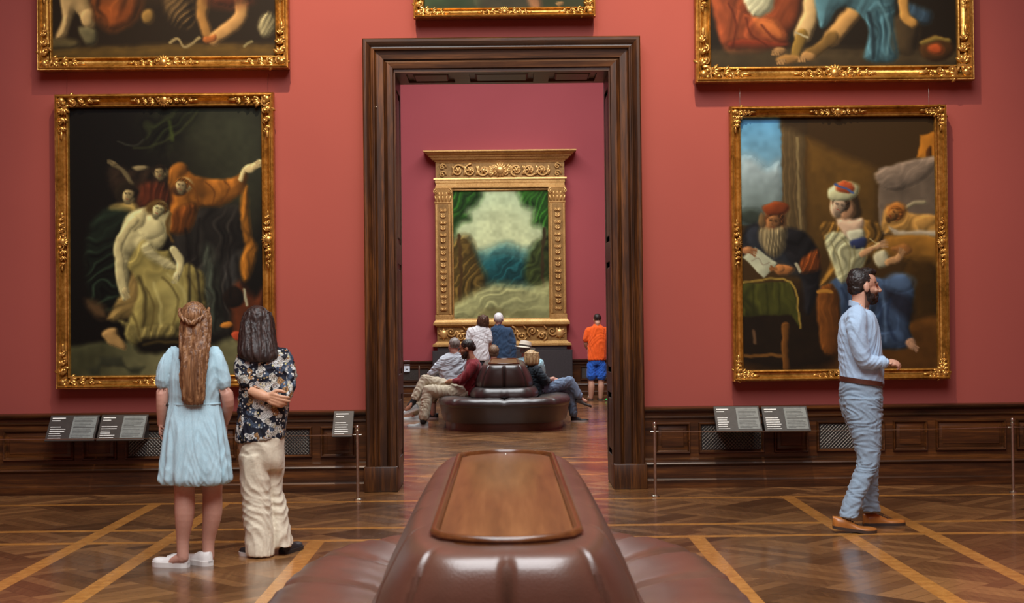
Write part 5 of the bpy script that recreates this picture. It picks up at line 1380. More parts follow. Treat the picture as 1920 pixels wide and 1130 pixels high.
# ---- woman in the floral shirt
def floral_woman():
    f = Fig(9.2, (500, 1042), 'dark-haired woman in a floral print shirt and wide cream trousers')
    J = f.J; f.skin = (0.55, 0.29, 0.17)
    hc = J(482, 607, 0.02); U = (-0.12, 0.0, 1); F = (-0.45, 1, 0.02)
    f.head(hc, F, U, 0.97, J(492, 658, 0.0))
    Rows.loft(f.mb, f.Y, [(660, 470, 518, .05), (680, 462, 532, .075), (720, 462, 530, .09), (780, 458, 526, .085), (830, 458, 526, .10), (850, 460, 524, .09)])
    for kx, ax, kyo in ((478, 490, 0.0), (512, 530, 0.08)):
        limb(f.mb, [J(kx, 845, kyo), J(kx + 2, 925, kyo), J(ax, 1020, kyo)], [.060, .040, .034])
    # left arm folded behind the back
    limb(f.mb, [J(464, 684, -.02), J(462, 708, -.07), J(470, 730, -.11), J(492, 741, -.155), J(500, 744, -.16)], [.047, .044, .042, .034, .028])
    add_hand(f.mb, J(499, 743, -.162), (1, -.05, -.34), (0.1, -.05, 1), (0, -1, .1), 0.35, 0.95, thumb_in=0.1)
    limb(f.mb, [J(530, 684, -.02), J(538, 725, -.04), J(528, 752, -.13), J(512, 752, -.14)], [.047, .044, .036, .028])
    f.body()
    d = MB()
    Rows.loft(d, f.Y, [(648, 482, 512, .05), (656, 466, 524, .075, 0, 652), (668, 455, 537, .10, 0, 662), (690, 453, 542, .125), (730, 449, 542, .13), (775, 446, 540, .13), (805, 443, 536, .135, 0, 798), (826, 443, 534, .135, 0, 818), (829, 452, 526, .12, 0, 822)], n=150, ex=2.4, sub=6)
    limb(d, [J(462, 672, -.01), J(458, 690, -.04), J(464, 712, -.085)], [.062, .068, .062])
    limb(d, [J(530, 668, -.01), J(537, 692, -.02), J(539, 716, -.03), J(533, 738, -.07)], [.060, .062, .060, .055])
    f.garment('shirt', d, M_FLORAL, 0.006, (0.006, 0.13), 11, (1, 1, 0.8))
    t = MB()
    Rows.loft(t, f.Y, [(812, 450, 532, .12), (835, 449, 533, .125), (862, 449, 534, .12), (880, 452, 532, .09)], n=40)
    Rows.loft(t, f.Y - 0.02, [(850, 449, 506, .115), (880, 450, 507, .105), (915, 451, 507, .095), (938, 454, 509, .095), (965, 455, 511, .10), (1000, 459, 514, .11), (1030, 462, 515, .12), (1040, 464, 515, .12)], n=40)
    Rows.loft(t, f.Y + 0.07, [(850, 488, 534, .115), (880, 500, 533, .10), (910, 504, 529, .09), (940, 508, 536, .095), (985, 511, 544, .11), (1012, 513, 548, .12), (1023, 514, 549, .12)], n=40)
    tr = f.garment('trousers', t, M_CREAM, 0.006, (0.007, 0.12), 12, (1.2, 1.2, 0.9))
    p = MB(); 
    a = J(472, 872, -.135); p.box(a.x - .055, a.x + .055, a.y - .004, a.y + .01, a.z - .075, a.z + .06)
    h = MB(); M = frame_of(F, U)
    h.ell(hc + M @ Vector((0, -0.016, 0.030)), (0.085, 0.098, 0.092), 24, 16, M)
    def strands(th, t): return 1 + 0.05 * math.sin(8 * th + 2 * t) + 0.04 * math.sin(17 * th - 3 * t)
    Rows.loft(h, f.Y - 0.03, [(584, 458, 506, .07, .03), (605, 451, 512, .085, .02), (630, 449, 515, .09, .0), (655, 449, 521, .085, -.03), (668, 454, 523, .07, -.05), (678, 468, 516, .05, -.06)], n=60, ex=2.2, mod=strands, sub=6)
    f.garment('hair', h, M_HAIR_D, 0.006, (0.0035, 0.04), 14, (1.5, 1.5, 0.2), 1)
    add_shoe(f.o, Vector((at(508, 1036, 9.2).x, 9.14, 0)), (-0.85, 0.5), 0.24, 0.09, 0.085, 0.024, M_BLACK_S, M_WHITE_R, 'sneaker')
    add_shoe(f.o, Vector((at(532, 1026, 9.3).x, 9.25, 0)), (0.32, 1.0), 0.25, 0.09, 0.085, 0.024, M_BLACK_S, M_BLACK_S, 'sneaker')
floral_woman()

# ---- man walking to the right
def walking_man():
    f = Fig(10.1, (1625, 995), 'bearded man in a pale blue shirt and grey-blue trousers walking to the right')
    J = f.J; f.skin = (0.56, 0.31, 0.21); f.extra = 'stubble'
    hc = J(1620, 537, 0.0); F = (1, 0.12, 0.0); U = (-0.05, 0, 1)
    M = f.head(hc, F, U, 1.10, J(1606, 586, 0.0), 0.058)
    Rows.loft(f.mb, f.Y, [(580, 1594, 1624, .09), (596, 1588, 1632, .125), (630, 1584, 1636, .13), (680, 1586, 1638, .13), (720, 1588, 1640, .135), (760, 1590, 1640, .13)])
    limb(f.mb, [J(1609, 596, -.16), J(1612, 640, -.19), J(1620, 673, -.19), J(1645, 678, -.19), J(1660, 679, -.185)], [.055, .048, .044, .038, .030])
    add_hand(f.mb, J(1659, 679, -.185), (1, 0.1, -.04), (0.15, .9, .45), (0, -.5, 1), 0.62, 0.92, thumb_in=0.7)
    limb(f.mb, [J(1609, 596, .16), J(1606, 630, .19), J(1606, 662, .20), J(1614, 700, .20), J(1618, 722, .20)], [.055, .048, .044, .034, .030])
    add_hand(f.mb, J(1618, 722, .20), (.15, -.05, -1), (1, 0, 0), (0, 1, 0), 0.45, 1.0, thumb_in=0.3)
    limb(f.mb, [J(1612, 745, -.09), J(1622, 860, -.11), J(1588, 960, -.17)], [.085, .058, .042])
    limb(f.mb, [J(1622, 745, .09), J(1634, 860, .09), J(1634, 950, .08)], [.085, .058, .042])
    f.body()
    d = MB()
    Rows.loft(d, f.Y, [(573, 1597, 1627, .075, 0, 582), (584, 1588, 1634, .13), (598, 1578, 1642, .16), (625, 1573, 1648, .165), (660, 1573, 1652, .16), (695, 1576, 1655, .158), (712, 1577, 1655, .165, 0, 720), (718, 1582, 1650, .15, 0, 725)], n=160, ex=2.3)
    limb(d, [J(1607, 590, -.13), J(1606, 612, -.175), J(1611, 645, -.19), J(1621, 674, -.19), J(1640, 678, -.19), J(1656, 679, -.19)], [.070, .075, .066, .060, .050, .043])
    limb(d, [J(1607, 590, .13), J(1606, 612, .18), J(1606, 645, .195), J(1609, 680, .20), J(1614, 700, .20)], [.070, .073, .064, .056, .046])
    sh = f.garment('shirt', d, M_SHIRT_B, 0.006, (0.0055, 0.13), 21, (1, 1, 1.1))
    c = MB()
    R = []
    for dz, k in ((0.0, 1.0), (0.035, 0.97), (0.037, 0.90), (0.0, 0.90)):
        ring = []
        for i in range(40):
            q = 2 * PI * i / 40
            ce = J(1609, 577, 0)
            ring.append((ce.x + 0.067 * k * math.cos(q), ce.y + 0.069 * k * math.sin(q), ce.z + dz - 0.026 * math.cos(q) - 0.006))
        R.append(ring)
    c.rings(R, False, True); c.build('collar', M_SHIRT_B, sh, smooth=60)
    cf = MB(); a, b = J(1651, 679, -.192), J(1658, 679, -.189)
    cf.tube([a, b], 0.046, 18, round_caps=False); cf.build('cuff', M_SHIRT_B, sh, smooth=50, bevel=0.004)
    t = MB()
    Rows.loft(t, f.Y, [(708, 1578, 1652, .155, 0, 718), (728, 1575, 1652, .17, 0, 734), (755, 1576, 1653, .17), (780, 1582, 1653, .16), (800, 1592, 1652, .12)], n=44)
    Rows.loft(t, f.Y - .10, [(745, 1582, 1650, .095), (790, 1588, 1650, .095, -.01), (835, 1600, 1649, .085, -.02), (868, 1604, 1645, .078, -.03), (900, 1592, 1631, .075, -.05), (930, 1579, 1615, .072, -.07), (955, 1570, 1605, .070, -.09), (966, 1567, 1602, .068, -.10)], n=36)
    Rows.loft(t, f.Y + .09, [(745, 1590, 1651, .095), (790, 1604, 1652, .092), (835, 1612, 1651, .085), (868, 1616, 1648, .078), (905, 1618, 1646, .072), (940, 1617, 1648, .072), (958, 1616, 1651, .072)], n=36)
    tr = f.garment('trousers', t, M_CHINO, 0.006, (0.006, 0.085), 22, (0.9, 0.9, 1.5))
    bl = MB(); a, b = at(1576, 709, f.Y), at(1655, 720, f.Y); R = []
    for off, k in ((-.017, .985), (-.017, 1.012), (.017, 1.012), (.017, .985)):
        R.append([((a.x + b.x) / 2 + (b.x - a.x) / 2 * k * math.copysign(abs(math.cos(q)) ** .9, math.cos(q)), f.Y + .172 * k * math.copysign(abs(math.sin(q)) ** .9, math.sin(q)), (a.z + b.z) / 2 + off + (b.z - a.z) / 2 * math.cos(q)) for q in [2 * PI * i / 56 for i in range(56)]])
    bl.rings(R, False, True); bt = bl.build('belt', M_BELT, f.o, smooth=50)
    # short hair: swept-back top, cropped sides
    h = MB(); k = 1.10
    E = lambda o, r: h.ell(hc + M @ (Vector(o) * k), tuple(x * k for x in r), 20, 14, M)
    E((0, -0.022, 0.034), (0.0775, 0.092, 0.084)); E((0, 0.018, 0.092), (0.054, 0.066, 0.032)); E((0, -0.045, 0.070), (0.060, 0.060, 0.052)); E((0, -0.052, -0.012), (0.069, 0.055, 0.050))
    f.garment('hair', h, M_HAIR_B, 0.0055, (0.003, 0.03), 24, (0.5, 1.5, 1.5), 2)
    b = MB(); E = lambda o, r: b.ell(hc + M @ (Vector(o) * k), tuple(x * k for x in r), 16, 10, M)
    E((0, 0.052, -0.088), (0.044, 0.040, 0.032)); E((0, 0.089, -0.047), (0.024, 0.006, 0.005))
    for s_ in (-1, 1): E((s_ * 0.046, 0.022, -0.068), (0.018, 0.036, 0.034)); E((s_ * 0.060, 0.004, -0.036), (0.010, 0.016, 0.032)); E((s_ * 0.023, 0.083, -0.062), (0.006, 0.008, 0.016))
    f.garment('beard', b, M_HAIR_B, 0.005, (0.002, 0.02), 25, (1, 1, 1), 1)
    add_shoe(f.o, Vector((at(1562, 990, 9.88).x, 9.90, 0)), (0.99, -0.12), 0.300, 0.105, 0.085, 0.020, M_TAN_L, M_SOLE_B, 'brogue', pitch=0.14, lace=M_SOLE_B, low=True)
    add_shoe(f.o, Vector((at(1620, 985, 10.2).x, 10.22, 0)), (0.99, 0.02), 0.300, 0.105, 0.088, 0.020, M_TAN_L, M_SOLE_B, 'brogue', lace=M_SOLE_B, low=True)
walking_man()

# ------------------------------------------------------------------ visitors in the far room
M_WHITE_F = mat_fabric('white_linen', (0.66, 0.67, 0.68), 0.06, 60, 10, 0.3)
M_NAVY = mat_fabric('navy_wool', (0.026, 0.058, 0.115), 0.12)
M_ORANGE = mat_fabric('orange_jersey', (0.85, 0.115, 0.012), 0.05)
M_BLUE = mat_fabric('bright_blue_shorts', (0.020, 0.105, 0.48), 0.08)
M_GREYSH = mat_fabric('grey_white_shirt', (0.44, 0.49, 0.54), 0.07, 60, 10, 0.3)
M_REDSW = mat_fabric('dark_red_knit', (0.165, 0.010, 0.016), 0.12)
M_KHAKI = mat_fabric('pale_khaki', (0.42, 0.37, 0.27), 0.07)
M_DARKG = mat_fabric('charcoal_trousers', (0.03, 0.032, 0.04), 0.1)
M_DARKT = mat_fabric('dark_teal_jersey', (0.014, 0.022, 0.030), 0.15)
M_JEANS = mat_denim('washed_jeans', (0.085, 0.13, 0.21), (0.21, 0.28, 0.38))
M_SKYB = mat_fabric('sky_blue_cotton', (0.36, 0.60, 0.68), 0.07)
M_STRAW = mat_plain('pale_straw', (0.60, 0.54, 0.43), 0.7, var=0.1, scale=160, bump=0.3)
M_BAND = mat_plain('dark_hat_band', (0.04, 0.03, 0.025), 0.7)
M_GREYS = mat_plain('grey_suede', (0.34, 0.36, 0.35), 0.8)
M_GREEN = mat_plain('bright_green_mesh', (0.02, 0.62, 0.12), 0.5)
M_SOCK = mat_plain('black_sock', (0.010, 0.010, 0.011), 0.9)

M_HAIR_C = mat_hair('chestnut_hair', (0.03, 0.014, 0.008), (0.08, 0.038, 0.022), (0.17, 0.085, 0.05))
def hair_cap(f, hc, M, k, mat, seed, extra=(), r=(0.081, 0.097, 0.090), off=(0, -0.020, 0.032)):
    h = MB(); E = lambda o, q: h.ell(hc + M @ (Vector(o) * k), tuple(x * k for x in q), 18, 12, M)
    E(off, r)
    for o, q in extra: E(o, q)
    return f.garment('hair', h, mat, 0.008, (0.004, 0.03), seed, (1.3, 1.3, 0.4), 1)

def standing(label, Y, head, sh, torso, top_mat, top_name, legs, leg_mat, leg_name, hair, skin, sleeve=0.55, arms=None, shorts=False, shoe_mat=None, foot_dir=((-.2, 1), (.2, 1)), F=(0, 1, 0), seed=1, k=1.0, top_extra=None, group=None):
    """torso: silhouette rows; sh: shoulder y px; arms: list of joint px lists"""
    f = Fig(Y, (head[0], 745), label, group, skin, 0.009); J = f.J
    hc = J(*head); neck = J((torso[0][1] + torso[0][2]) / 2, torso[1][0], 0.0)
    M = f.head(hc, F, (0, 0, 1), k, neck)
    Rows.loft(f.mb, Y, [(r[0], r[1] + (r[2] - r[1]) * .1, r[2] - (r[2] - r[1]) * .1, r[3] * .8) for r in torso[1:]])
    for a in arms: 
        P = [J(*q) for q in a]
        limb(f.mb, P, [.048, .042, .038, .028][:len(P)])
        add_hand(f.mb, P[-1], P[-1] - P[-2], (P[0] - P[-1]).cross(Vector((0, 1, 0))) + Vector((0, .5, 0)), (0, -1, 0), 0.45, 0.95)
    hipw = torso[-1]
    for i, q in enumerate(legs):
        P = [J(*r) for r in q]
        limb(f.mb, P, [.085, .056, .058, .038][:len(P)])
        x, y, _ = P[-1]
        d = foot_dir[i]
        limb(f.mb, [Vector((x, y, .055)), Vector((x + d[0] * .08, y + d[1] * .08, .045)), Vector((x + d[0] * .14, y + d[1] * .14, .035))], [.036, .036, .03])
    f.body()
    d = MB(); Rows.loft(d, Y, torso, n=110, ex=2.3)
    for a in arms:
        P = [J(*q) for q in a]; n = max(2, int(round(len(P) * sleeve)))
        S = P[:n]
        if sleeve < 1: S = [P[0], P[0].lerp(P[1], 0.5), P[0].lerp(P[1], min(1, sleeve * 1.7))]
        limb(d, S, [.062, .062, .058, .050, .044][:len(S)])
    f.garment(top_name, d, top_mat, 0.010, (0.008, 0.13), seed, (1, 1, 0.8))
    t = MB()
    z0, w0 = torso[-1][0], torso[-1]
    Rows.loft(t, Y, [(z0 - 10, w0[1] + 4, w0[2] - 4, w0[3] * .8), (z0 + 4, w0[1] + 3, w0[2] - 3, w0[3] * .88), (z0 + 9, w0[1] + 4, w0[2] - 4, w0[3] * .8)], n=30)
    for q in legs:
        P = [J(*r) for r in q]
        if shorts: limb(t, [P[0], P[0].lerp(P[1], 0.4), P[0].lerp(P[1], 0.72)], [(.088, .09), (.092, .095), (.098, .10)])
        else: limb(t, P, [.095, .078, .07, .068][:len(P)])
    f.garment(leg_name, t, leg_mat, 0.010, (0.007, 0.12), seed + 1)
    for i, q in enumerate(legs):
        P = J(*q[-1]); dd = Vector((foot_dir[i][0], foot_dir[i][1], 0)).normalized()
        if shoe_mat: add_shoe(f.o, Vector((P.x, P.y, 0)) - dd * 0.05, dd, 0.26, 0.09, 0.085, 0.022, shoe_mat, M_SOLE_B, low=True)
    hair(f, hc, M, k)
    return f

def bob(f, hc, M, k):
    h = MB(); h.ell(hc + M @ Vector((0, -.018, .034)) * k, (.084, .10, .092), 20, 14, M)
    Rows.loft(h, f.Y - .02, [(592, 897, 915, .08), (599, 895, 917, .09), (606, 894, 917, .085), (612, 897, 915, .06), (615, 901, 911, .04)], n=40, mod=lambda th, t: 1 + .05 * math.sin(11 * th + t) + .03 * math.sin(17 * th))
    return f.garment('hair', h, M_HAIR_C, .008, (.006, .035), 31, (1.5, 1.5, .2), 1)
# woman in white
standing('woman in a loose white blouse standing before the altarpiece', 24.5, (906, 603), 612,
         [(608, 899, 913, .05), (612, 888, 912, .08), (619, 880, 917, .10), (640, 882, 916, .12), (668, 884, 918, .13), (676, 885, 917, .12)], M_WHITE_F, 'blouse',
         [[(892, 685), (892, 722), (892, 735), (892, 757)], [(909, 685), (910, 722), (910, 735), (910, 757)]], M_DARKG, 'trousers',
         lambda f, hc, M, k: bob(f, hc, M, k), (0.55, 0.32, 0.23), 0.55,
         [[(882, 620), (878, 637), (880, 650, .12), (886, 655, .2)], [(914, 620), (918, 638), (917, 652, .1), (912, 660, .2)]], shoe_mat=M_BLACK_S, seed=32, k=1.0, F=(-.2, 1, .05))
# white-haired man in navy
standing('white-haired man in a navy jacket standing before the altarpiece', 25.1, (935, 599), 612,
         [(607, 929, 941, .05), (611, 925, 945, .08), (617, 920, 958, .12), (640, 921, 961, .13), (668, 922, 961, .14), (690, 922, 961, .14)], M_NAVY, 'jacket',
         [[(932, 695), (932, 722), (932, 735), (932, 755)], [(950, 695), (951, 722), (951, 735), (951, 755)]], M_DARKG, 'trousers',
         lambda f, hc, M, k: hair_cap(f, hc, M, k, M_HAIR_W, 33), (0.58, 0.34, 0.27), 1.0,
         [[(924, 619), (920, 645), (921, 668), (923, 688)], [(956, 619), (962, 645), (962, 668), (960, 688)]], shoe_mat=M_BLACK_S, seed=34, k=1.05, F=(.05, 1, .05))
# boy in orange
fb = standing('boy in a bright orange shirt and blue shorts near the doorway edge', 26.3, (1120, 599), 612,
         [(607, 1114, 1126, .05), (611, 1110, 1130, .08), (616, 1103, 1137, .10), (640, 1102, 1138, .12), (665, 1101, 1137, .12), (675, 1101, 1136, .125)], M_ORANGE, 'shirt',
         [[(1109, 683), (1109, 713, -.01), (1109, 726, -.02), (1108, 746)], [(1128, 683), (1127, 713, -.01), (1127, 726, -.02), (1126, 746)]], M_BLUE, 'shorts',
         lambda f, hc, M, k: hair_cap(f, hc, M, k, M_HAIR_M if False else M_HAIR_D, 35, (), (0.0785, 0.094, 0.086)), (0.56, 0.32, 0.22), 0.75,
         [[(1103, 619), (1098, 636), (1101, 651, .1), (1108, 652, .25)], [(1137, 619), (1142, 636), (1140, 651, .1), (1132, 652, .25)]], shorts=True, shoe_mat=None, seed=36, k=0.93, F=(0, 1, -.25))
for s_, x in ((-1, 1108), (1, 1126)):
    P = at(x, 748, 26.3)
    m_ = MB(); m_.box(P.x - .045, P.x + .045, 26.24, 26.49, 0.0, 0.018); sd = m_.build('sandal', M_BAND, fb.o, bevel=.006)
    MB().tube([(P.x - .044, 26.42, .015), (P.x - .03, 26.42, .07), (P.x + .03, 26.42, .07), (P.x + .044, 26.42, .015)], .008, 6).build('strap', M_BAND, sd)
# somebody behind the jamb of whom only a green trainer shows
standing('visitor behind the right door jamb with a bright green trainer showing', 26.2, (1166, 602), 612,
         [(609, 1160, 1172, .05), (613, 1158, 1176, .12), (619, 1156, 1179, .17), (645, 1155, 1180, .18), (668, 1155, 1180, .17), (677, 1156, 1179, .17)], M_DARKG, 'shirt',
         [[(1166, 685, -.09), (1162, 715, -.09), (1159, 726, -.09), (1156, 744, -.09)], [(1169, 685, .09), (1163, 715, .09), (1161, 726, .09), (1158, 744, .09)]], M_DARKG, 'trousers',
         lambda f, hc, M, k: hair_cap(f, hc, M, k, M_HAIR_D, 37), (0.55, 0.32, 0.23), 0.55,
         [[(1167, 620, -.19), (1168, 642, -.21), (1164, 660, -.2), (1160, 668, -.16)], [(1167, 620, .19), (1168, 642, .21), (1164, 660, .2), (1160, 668, .16)]], shoe_mat=M_GREEN, seed=38, F=(-1, .1, 0), foot_dir=((-1, .1), (-1, .1)))

def crossed(f, J, hip, knee, ankle, toe, r=(.095, .075, .055, .040)):
    limb(f.mb, [J(*hip), J(*[(a + b) / 2 for a, b in zip(hip, knee)]), J(*knee)], [r[0], r[0] * .92, r[1]])
    limb(f.mb, [J(*knee), J(*[(a + b) / 2 for a, b in zip(knee, ankle)]), J(*ankle)], [r[1] * .85, r[2], r[3]])

def leg_cloth(t, J, hip, knee, ankle, cut=1.0, r=(.105, .085, .072, .066)):
    H, K, A = J(*hip), J(*knee), J(*ankle)
    limb(t, [H, H.lerp(K, .5), K], [r[0], r[0] * .93, r[1]])
    limb(t, [K, K.lerp(A, .5 * cut), K.lerp(A, cut)], [r[1] * .92, r[2], r[3]])

# ---- man in the red jumper, legs crossed, facing left
def red_man():
    f = Fig(20.3, (860, 790), 'bearded man in a dark red jumper with crossed legs on the far bench', None, (0.42, 0.21, 0.13), 0.0085); J = f.J
    f.extra = {'beard': 1}
    hc = J(875, 653, 0.0); F = (-1, .10, -.22)
    M = f.head(hc, F, (.12, 0, 1), 1.08, J(886, 678, 0))
    Rows.loft(f.mb, 20.3, [(676, 876, 898, .14), (690, 872, 899, .17), (712, 868, 895, .15), (735, 864, 892, .15), (744, 866, 890, .13)])
    limb(f.mb, [J(887, 683, -.20), J(874, 702, -.23), J(864, 714, -.21), J(851, 714, -.14), J(842, 714, -.06)], [.052, .046, .042, .034, .028])
    add_hand(f.mb, J(842, 714, -.06), (-1, .5, -.1), (0, 1, .3), (0, 0, 1), 0.4)
    limb(f.mb, [J(887, 683, .18), J(872, 702, .2), J(858, 714, .12), J(846, 715, .0)], [.052, .046, .036, .028])
    add_hand(f.mb, J(846, 715, .0), (-1, -.2, -.1), (0, 1, .3), (0, 0, 1), 0.4)
    # crossing leg (upper) and supporting leg
    crossed(f, J, (868, 733, .08), (797, 713, .0), (775, 751, -.1), None)
    crossed(f, J, (868, 737, -.10), (803, 732, -.15), (794, 786, -.25), None)
    limb(f.mb, [J(775, 752, -.1), J(768, 762, -.13), J(763, 768, -.14)], [.038, .036, .030])
    f.body()
    d = MB()
    Rows.loft(d, 20.3, [(671, 884, 894, .06), (676, 876, 899, .15), (690, 870, 903, .19), (712, 866, 899, .17), (735, 861, 895, .17), (742, 862, 893, .165)], n=44)
    limb(d, [J(888, 684, -.17), J(876, 702, -.23), J(865, 714, -.215), J(854, 714, -.16)], [.075, .068, .062, .050])
    limb(d, [J(888, 684, .15), J(873, 702, .2), J(859, 714, .12)], [.075, .065, .052])
    f.garment('jumper', d, M_REDSW, 0.010, (0.010, 0.13), 41, (1, 1, .9))
    t = MB()
    leg_cloth(t, J, (868, 733, .08), (797, 712, .0), (777, 749, -.09), .92)
    leg_cloth(t, J, (868, 737, -.10), (803, 732, -.15), (794, 786, -.25), .90, (.105, .088, .080, .078))
    f.garment('trousers', t, M_KHAKI, 0.010, (0.009, 0.11), 42)
    hair_cap(f, hc, M, 1.08, M_HAIR_B, 43, (((0, -.085, -.005), (.045, .045, .05)),))
    b = MB(); E = lambda o, r: b.ell(hc + M @ (Vector(o) * 1.08), tuple(x * 1.08 for x in r), 14, 10, M)
    E((0, .05, -.095), (.046, .044, .042)); E((0, .088, -.047), (.024, .007, .006))
    for s_ in (-1, 1): E((s_ * .048, .02, -.07), (.018, .036, .036))
    f.garment('beard', b, M_HAIR_B, .007, (.003, .02), 44, (1, 1, 1), 1)
    sk = MB(); limb(sk, [J(776.5, 749, -.095), J(774, 754, -.1), J(768, 762, -.12)], [.046, .045, .044]); sk.build('sock', M_SOCK, f.o, smooth=180)
    sk = MB(); limb(sk, [J(794, 783, -.245), J(793.5, 790, -.26)], [.047, .046]); sk.build('sock', M_SOCK, f.o, smooth=180)
    a = at(795, 800, 20.06); add_shoe(f.o, (a.x + .06, 20.08, 0), (-.98, -.15), .30, .105, .085, .022, M_GREYS, M_WHITE_R)
    # raised shoe: built flat, then tipped about its own ankle
    sh = thing_shoe(f.o, J(776, 758, -.10), (-.85, -.2), .29, -.35)
def thing_shoe(parent, pos, d, L, tip):
    tmp = add_shoe(parent, (0, 0, 0), d, L, .10, .085, .022, M_GREYS, M_WHITE_R)
    dd = Vector((d[0], d[1], 0)).normalized(); axis = dd.cross(Vector((0, 0, 1)))
    Mt = Matrix.Translation(pos) @ Matrix.Rotation(tip, 4, axis) @ Matrix.Translation((-dd.x * .05, -dd.y * .05, -.085))
    for ob in [tmp] + list(tmp.children): ob.data.transform(Mt); ob.data.update()
    return tmp
red_man()

# ---- man in the grey-white shirt, seen from behind
def grey_man():
    f = Fig(21.6, (840, 780), 'grey-haired man in a grey-white shirt sitting with his back to the room', None, (0.55, 0.31, 0.24), 0.009); J = f.J
    hc = J(851, 648, 0.0); F = (-.45, 1, -.05)
    M = f.head(hc, F, (.05, 0, 1), 1.08, J(851, 668, 0))
    Rows.loft(f.mb, 21.6, [(666, 830, 866, .09), (684, 824, 868, .12), (705, 824, 868, .13), (728, 824, 866, .15)])
    limb(f.mb, [J(830, 674, 0), J(815, 692, -.02), J(806, 702, .0), J(795, 713, .06), J(788, 718, .08)], [.052, .046, .042, .034, .028])
    add_hand(f.mb, J(788, 718, .08), (-.7, .3, -.7), (.3, 1, 0), (-.7, 0, .7), 0.5)
    limb(f.mb, [J(866, 674, .05), J(874, 695, .1), J(866, 712, .22), J(850, 718, .3)], [.052, .046, .036, .028])
    add_hand(f.mb, J(850, 718, .3), (-1, .2, -.2), (0, 1, .3), (0, 0, 1), 0.45)
    crossed(f, J, (848, 733, .05), (812, 735, .25), (812, 776, .28), None)
    crossed(f, J, (838, 733, -.12), (786, 735, -.10), (776, 778, -.18), None)
    f.body()
    d = MB()
    Rows.loft(d, 21.6, [(660, 844, 862, .06), (664, 834, 866, .09), (672, 826, 870, .125), (690, 823, 872, .15), (712, 824, 870, .165), (730, 825, 868, .17), (734, 828, 866, .16)], n=44)
    limb(d, [J(832, 674, 0), J(819, 690, -.02), J(809, 700, -.01)], [.072, .070, .064])
    limb(d, [J(864, 674, .04), J(872, 692, .09), J(871, 700, .12)], [.072, .068, .062])
    f.garment('shirt', d, M_GREYSH, 0.010, (0.012, 0.13), 51, (.8, .8, 1.5))
    t = MB()
    leg_cloth(t, J, (848, 733, .05), (812, 735, .25), (812, 776, .28), .25, (.105, .09, .085, .085))
    leg_cloth(t, J, (838, 733, -.12), (786, 735, -.10), (776, 778, -.18), .8, (.105, .09, .085, .08))
    f.garment('shorts', t, M_KHAKI, 0.010, (0.008, 0.12), 52)
    hair_cap(f, hc, M, 1.08, M_HAIR_G, 53, (), (0.0785, 0.094, 0.086))
    a = at(814, 784, 21.85); add_shoe(f.o, (a.x + .06, 21.88, 0), (-1, .2), .28, .1, .09, .022, M_BLACK_S, M_WHITE_R)
    a = at(783, 788, 21.4); add_shoe(f.o, (a.x + .04, 21.42, 0), (-1, .1), .29, .1, .09, .022, M_GREYS, M_WHITE_R)
grey_man()

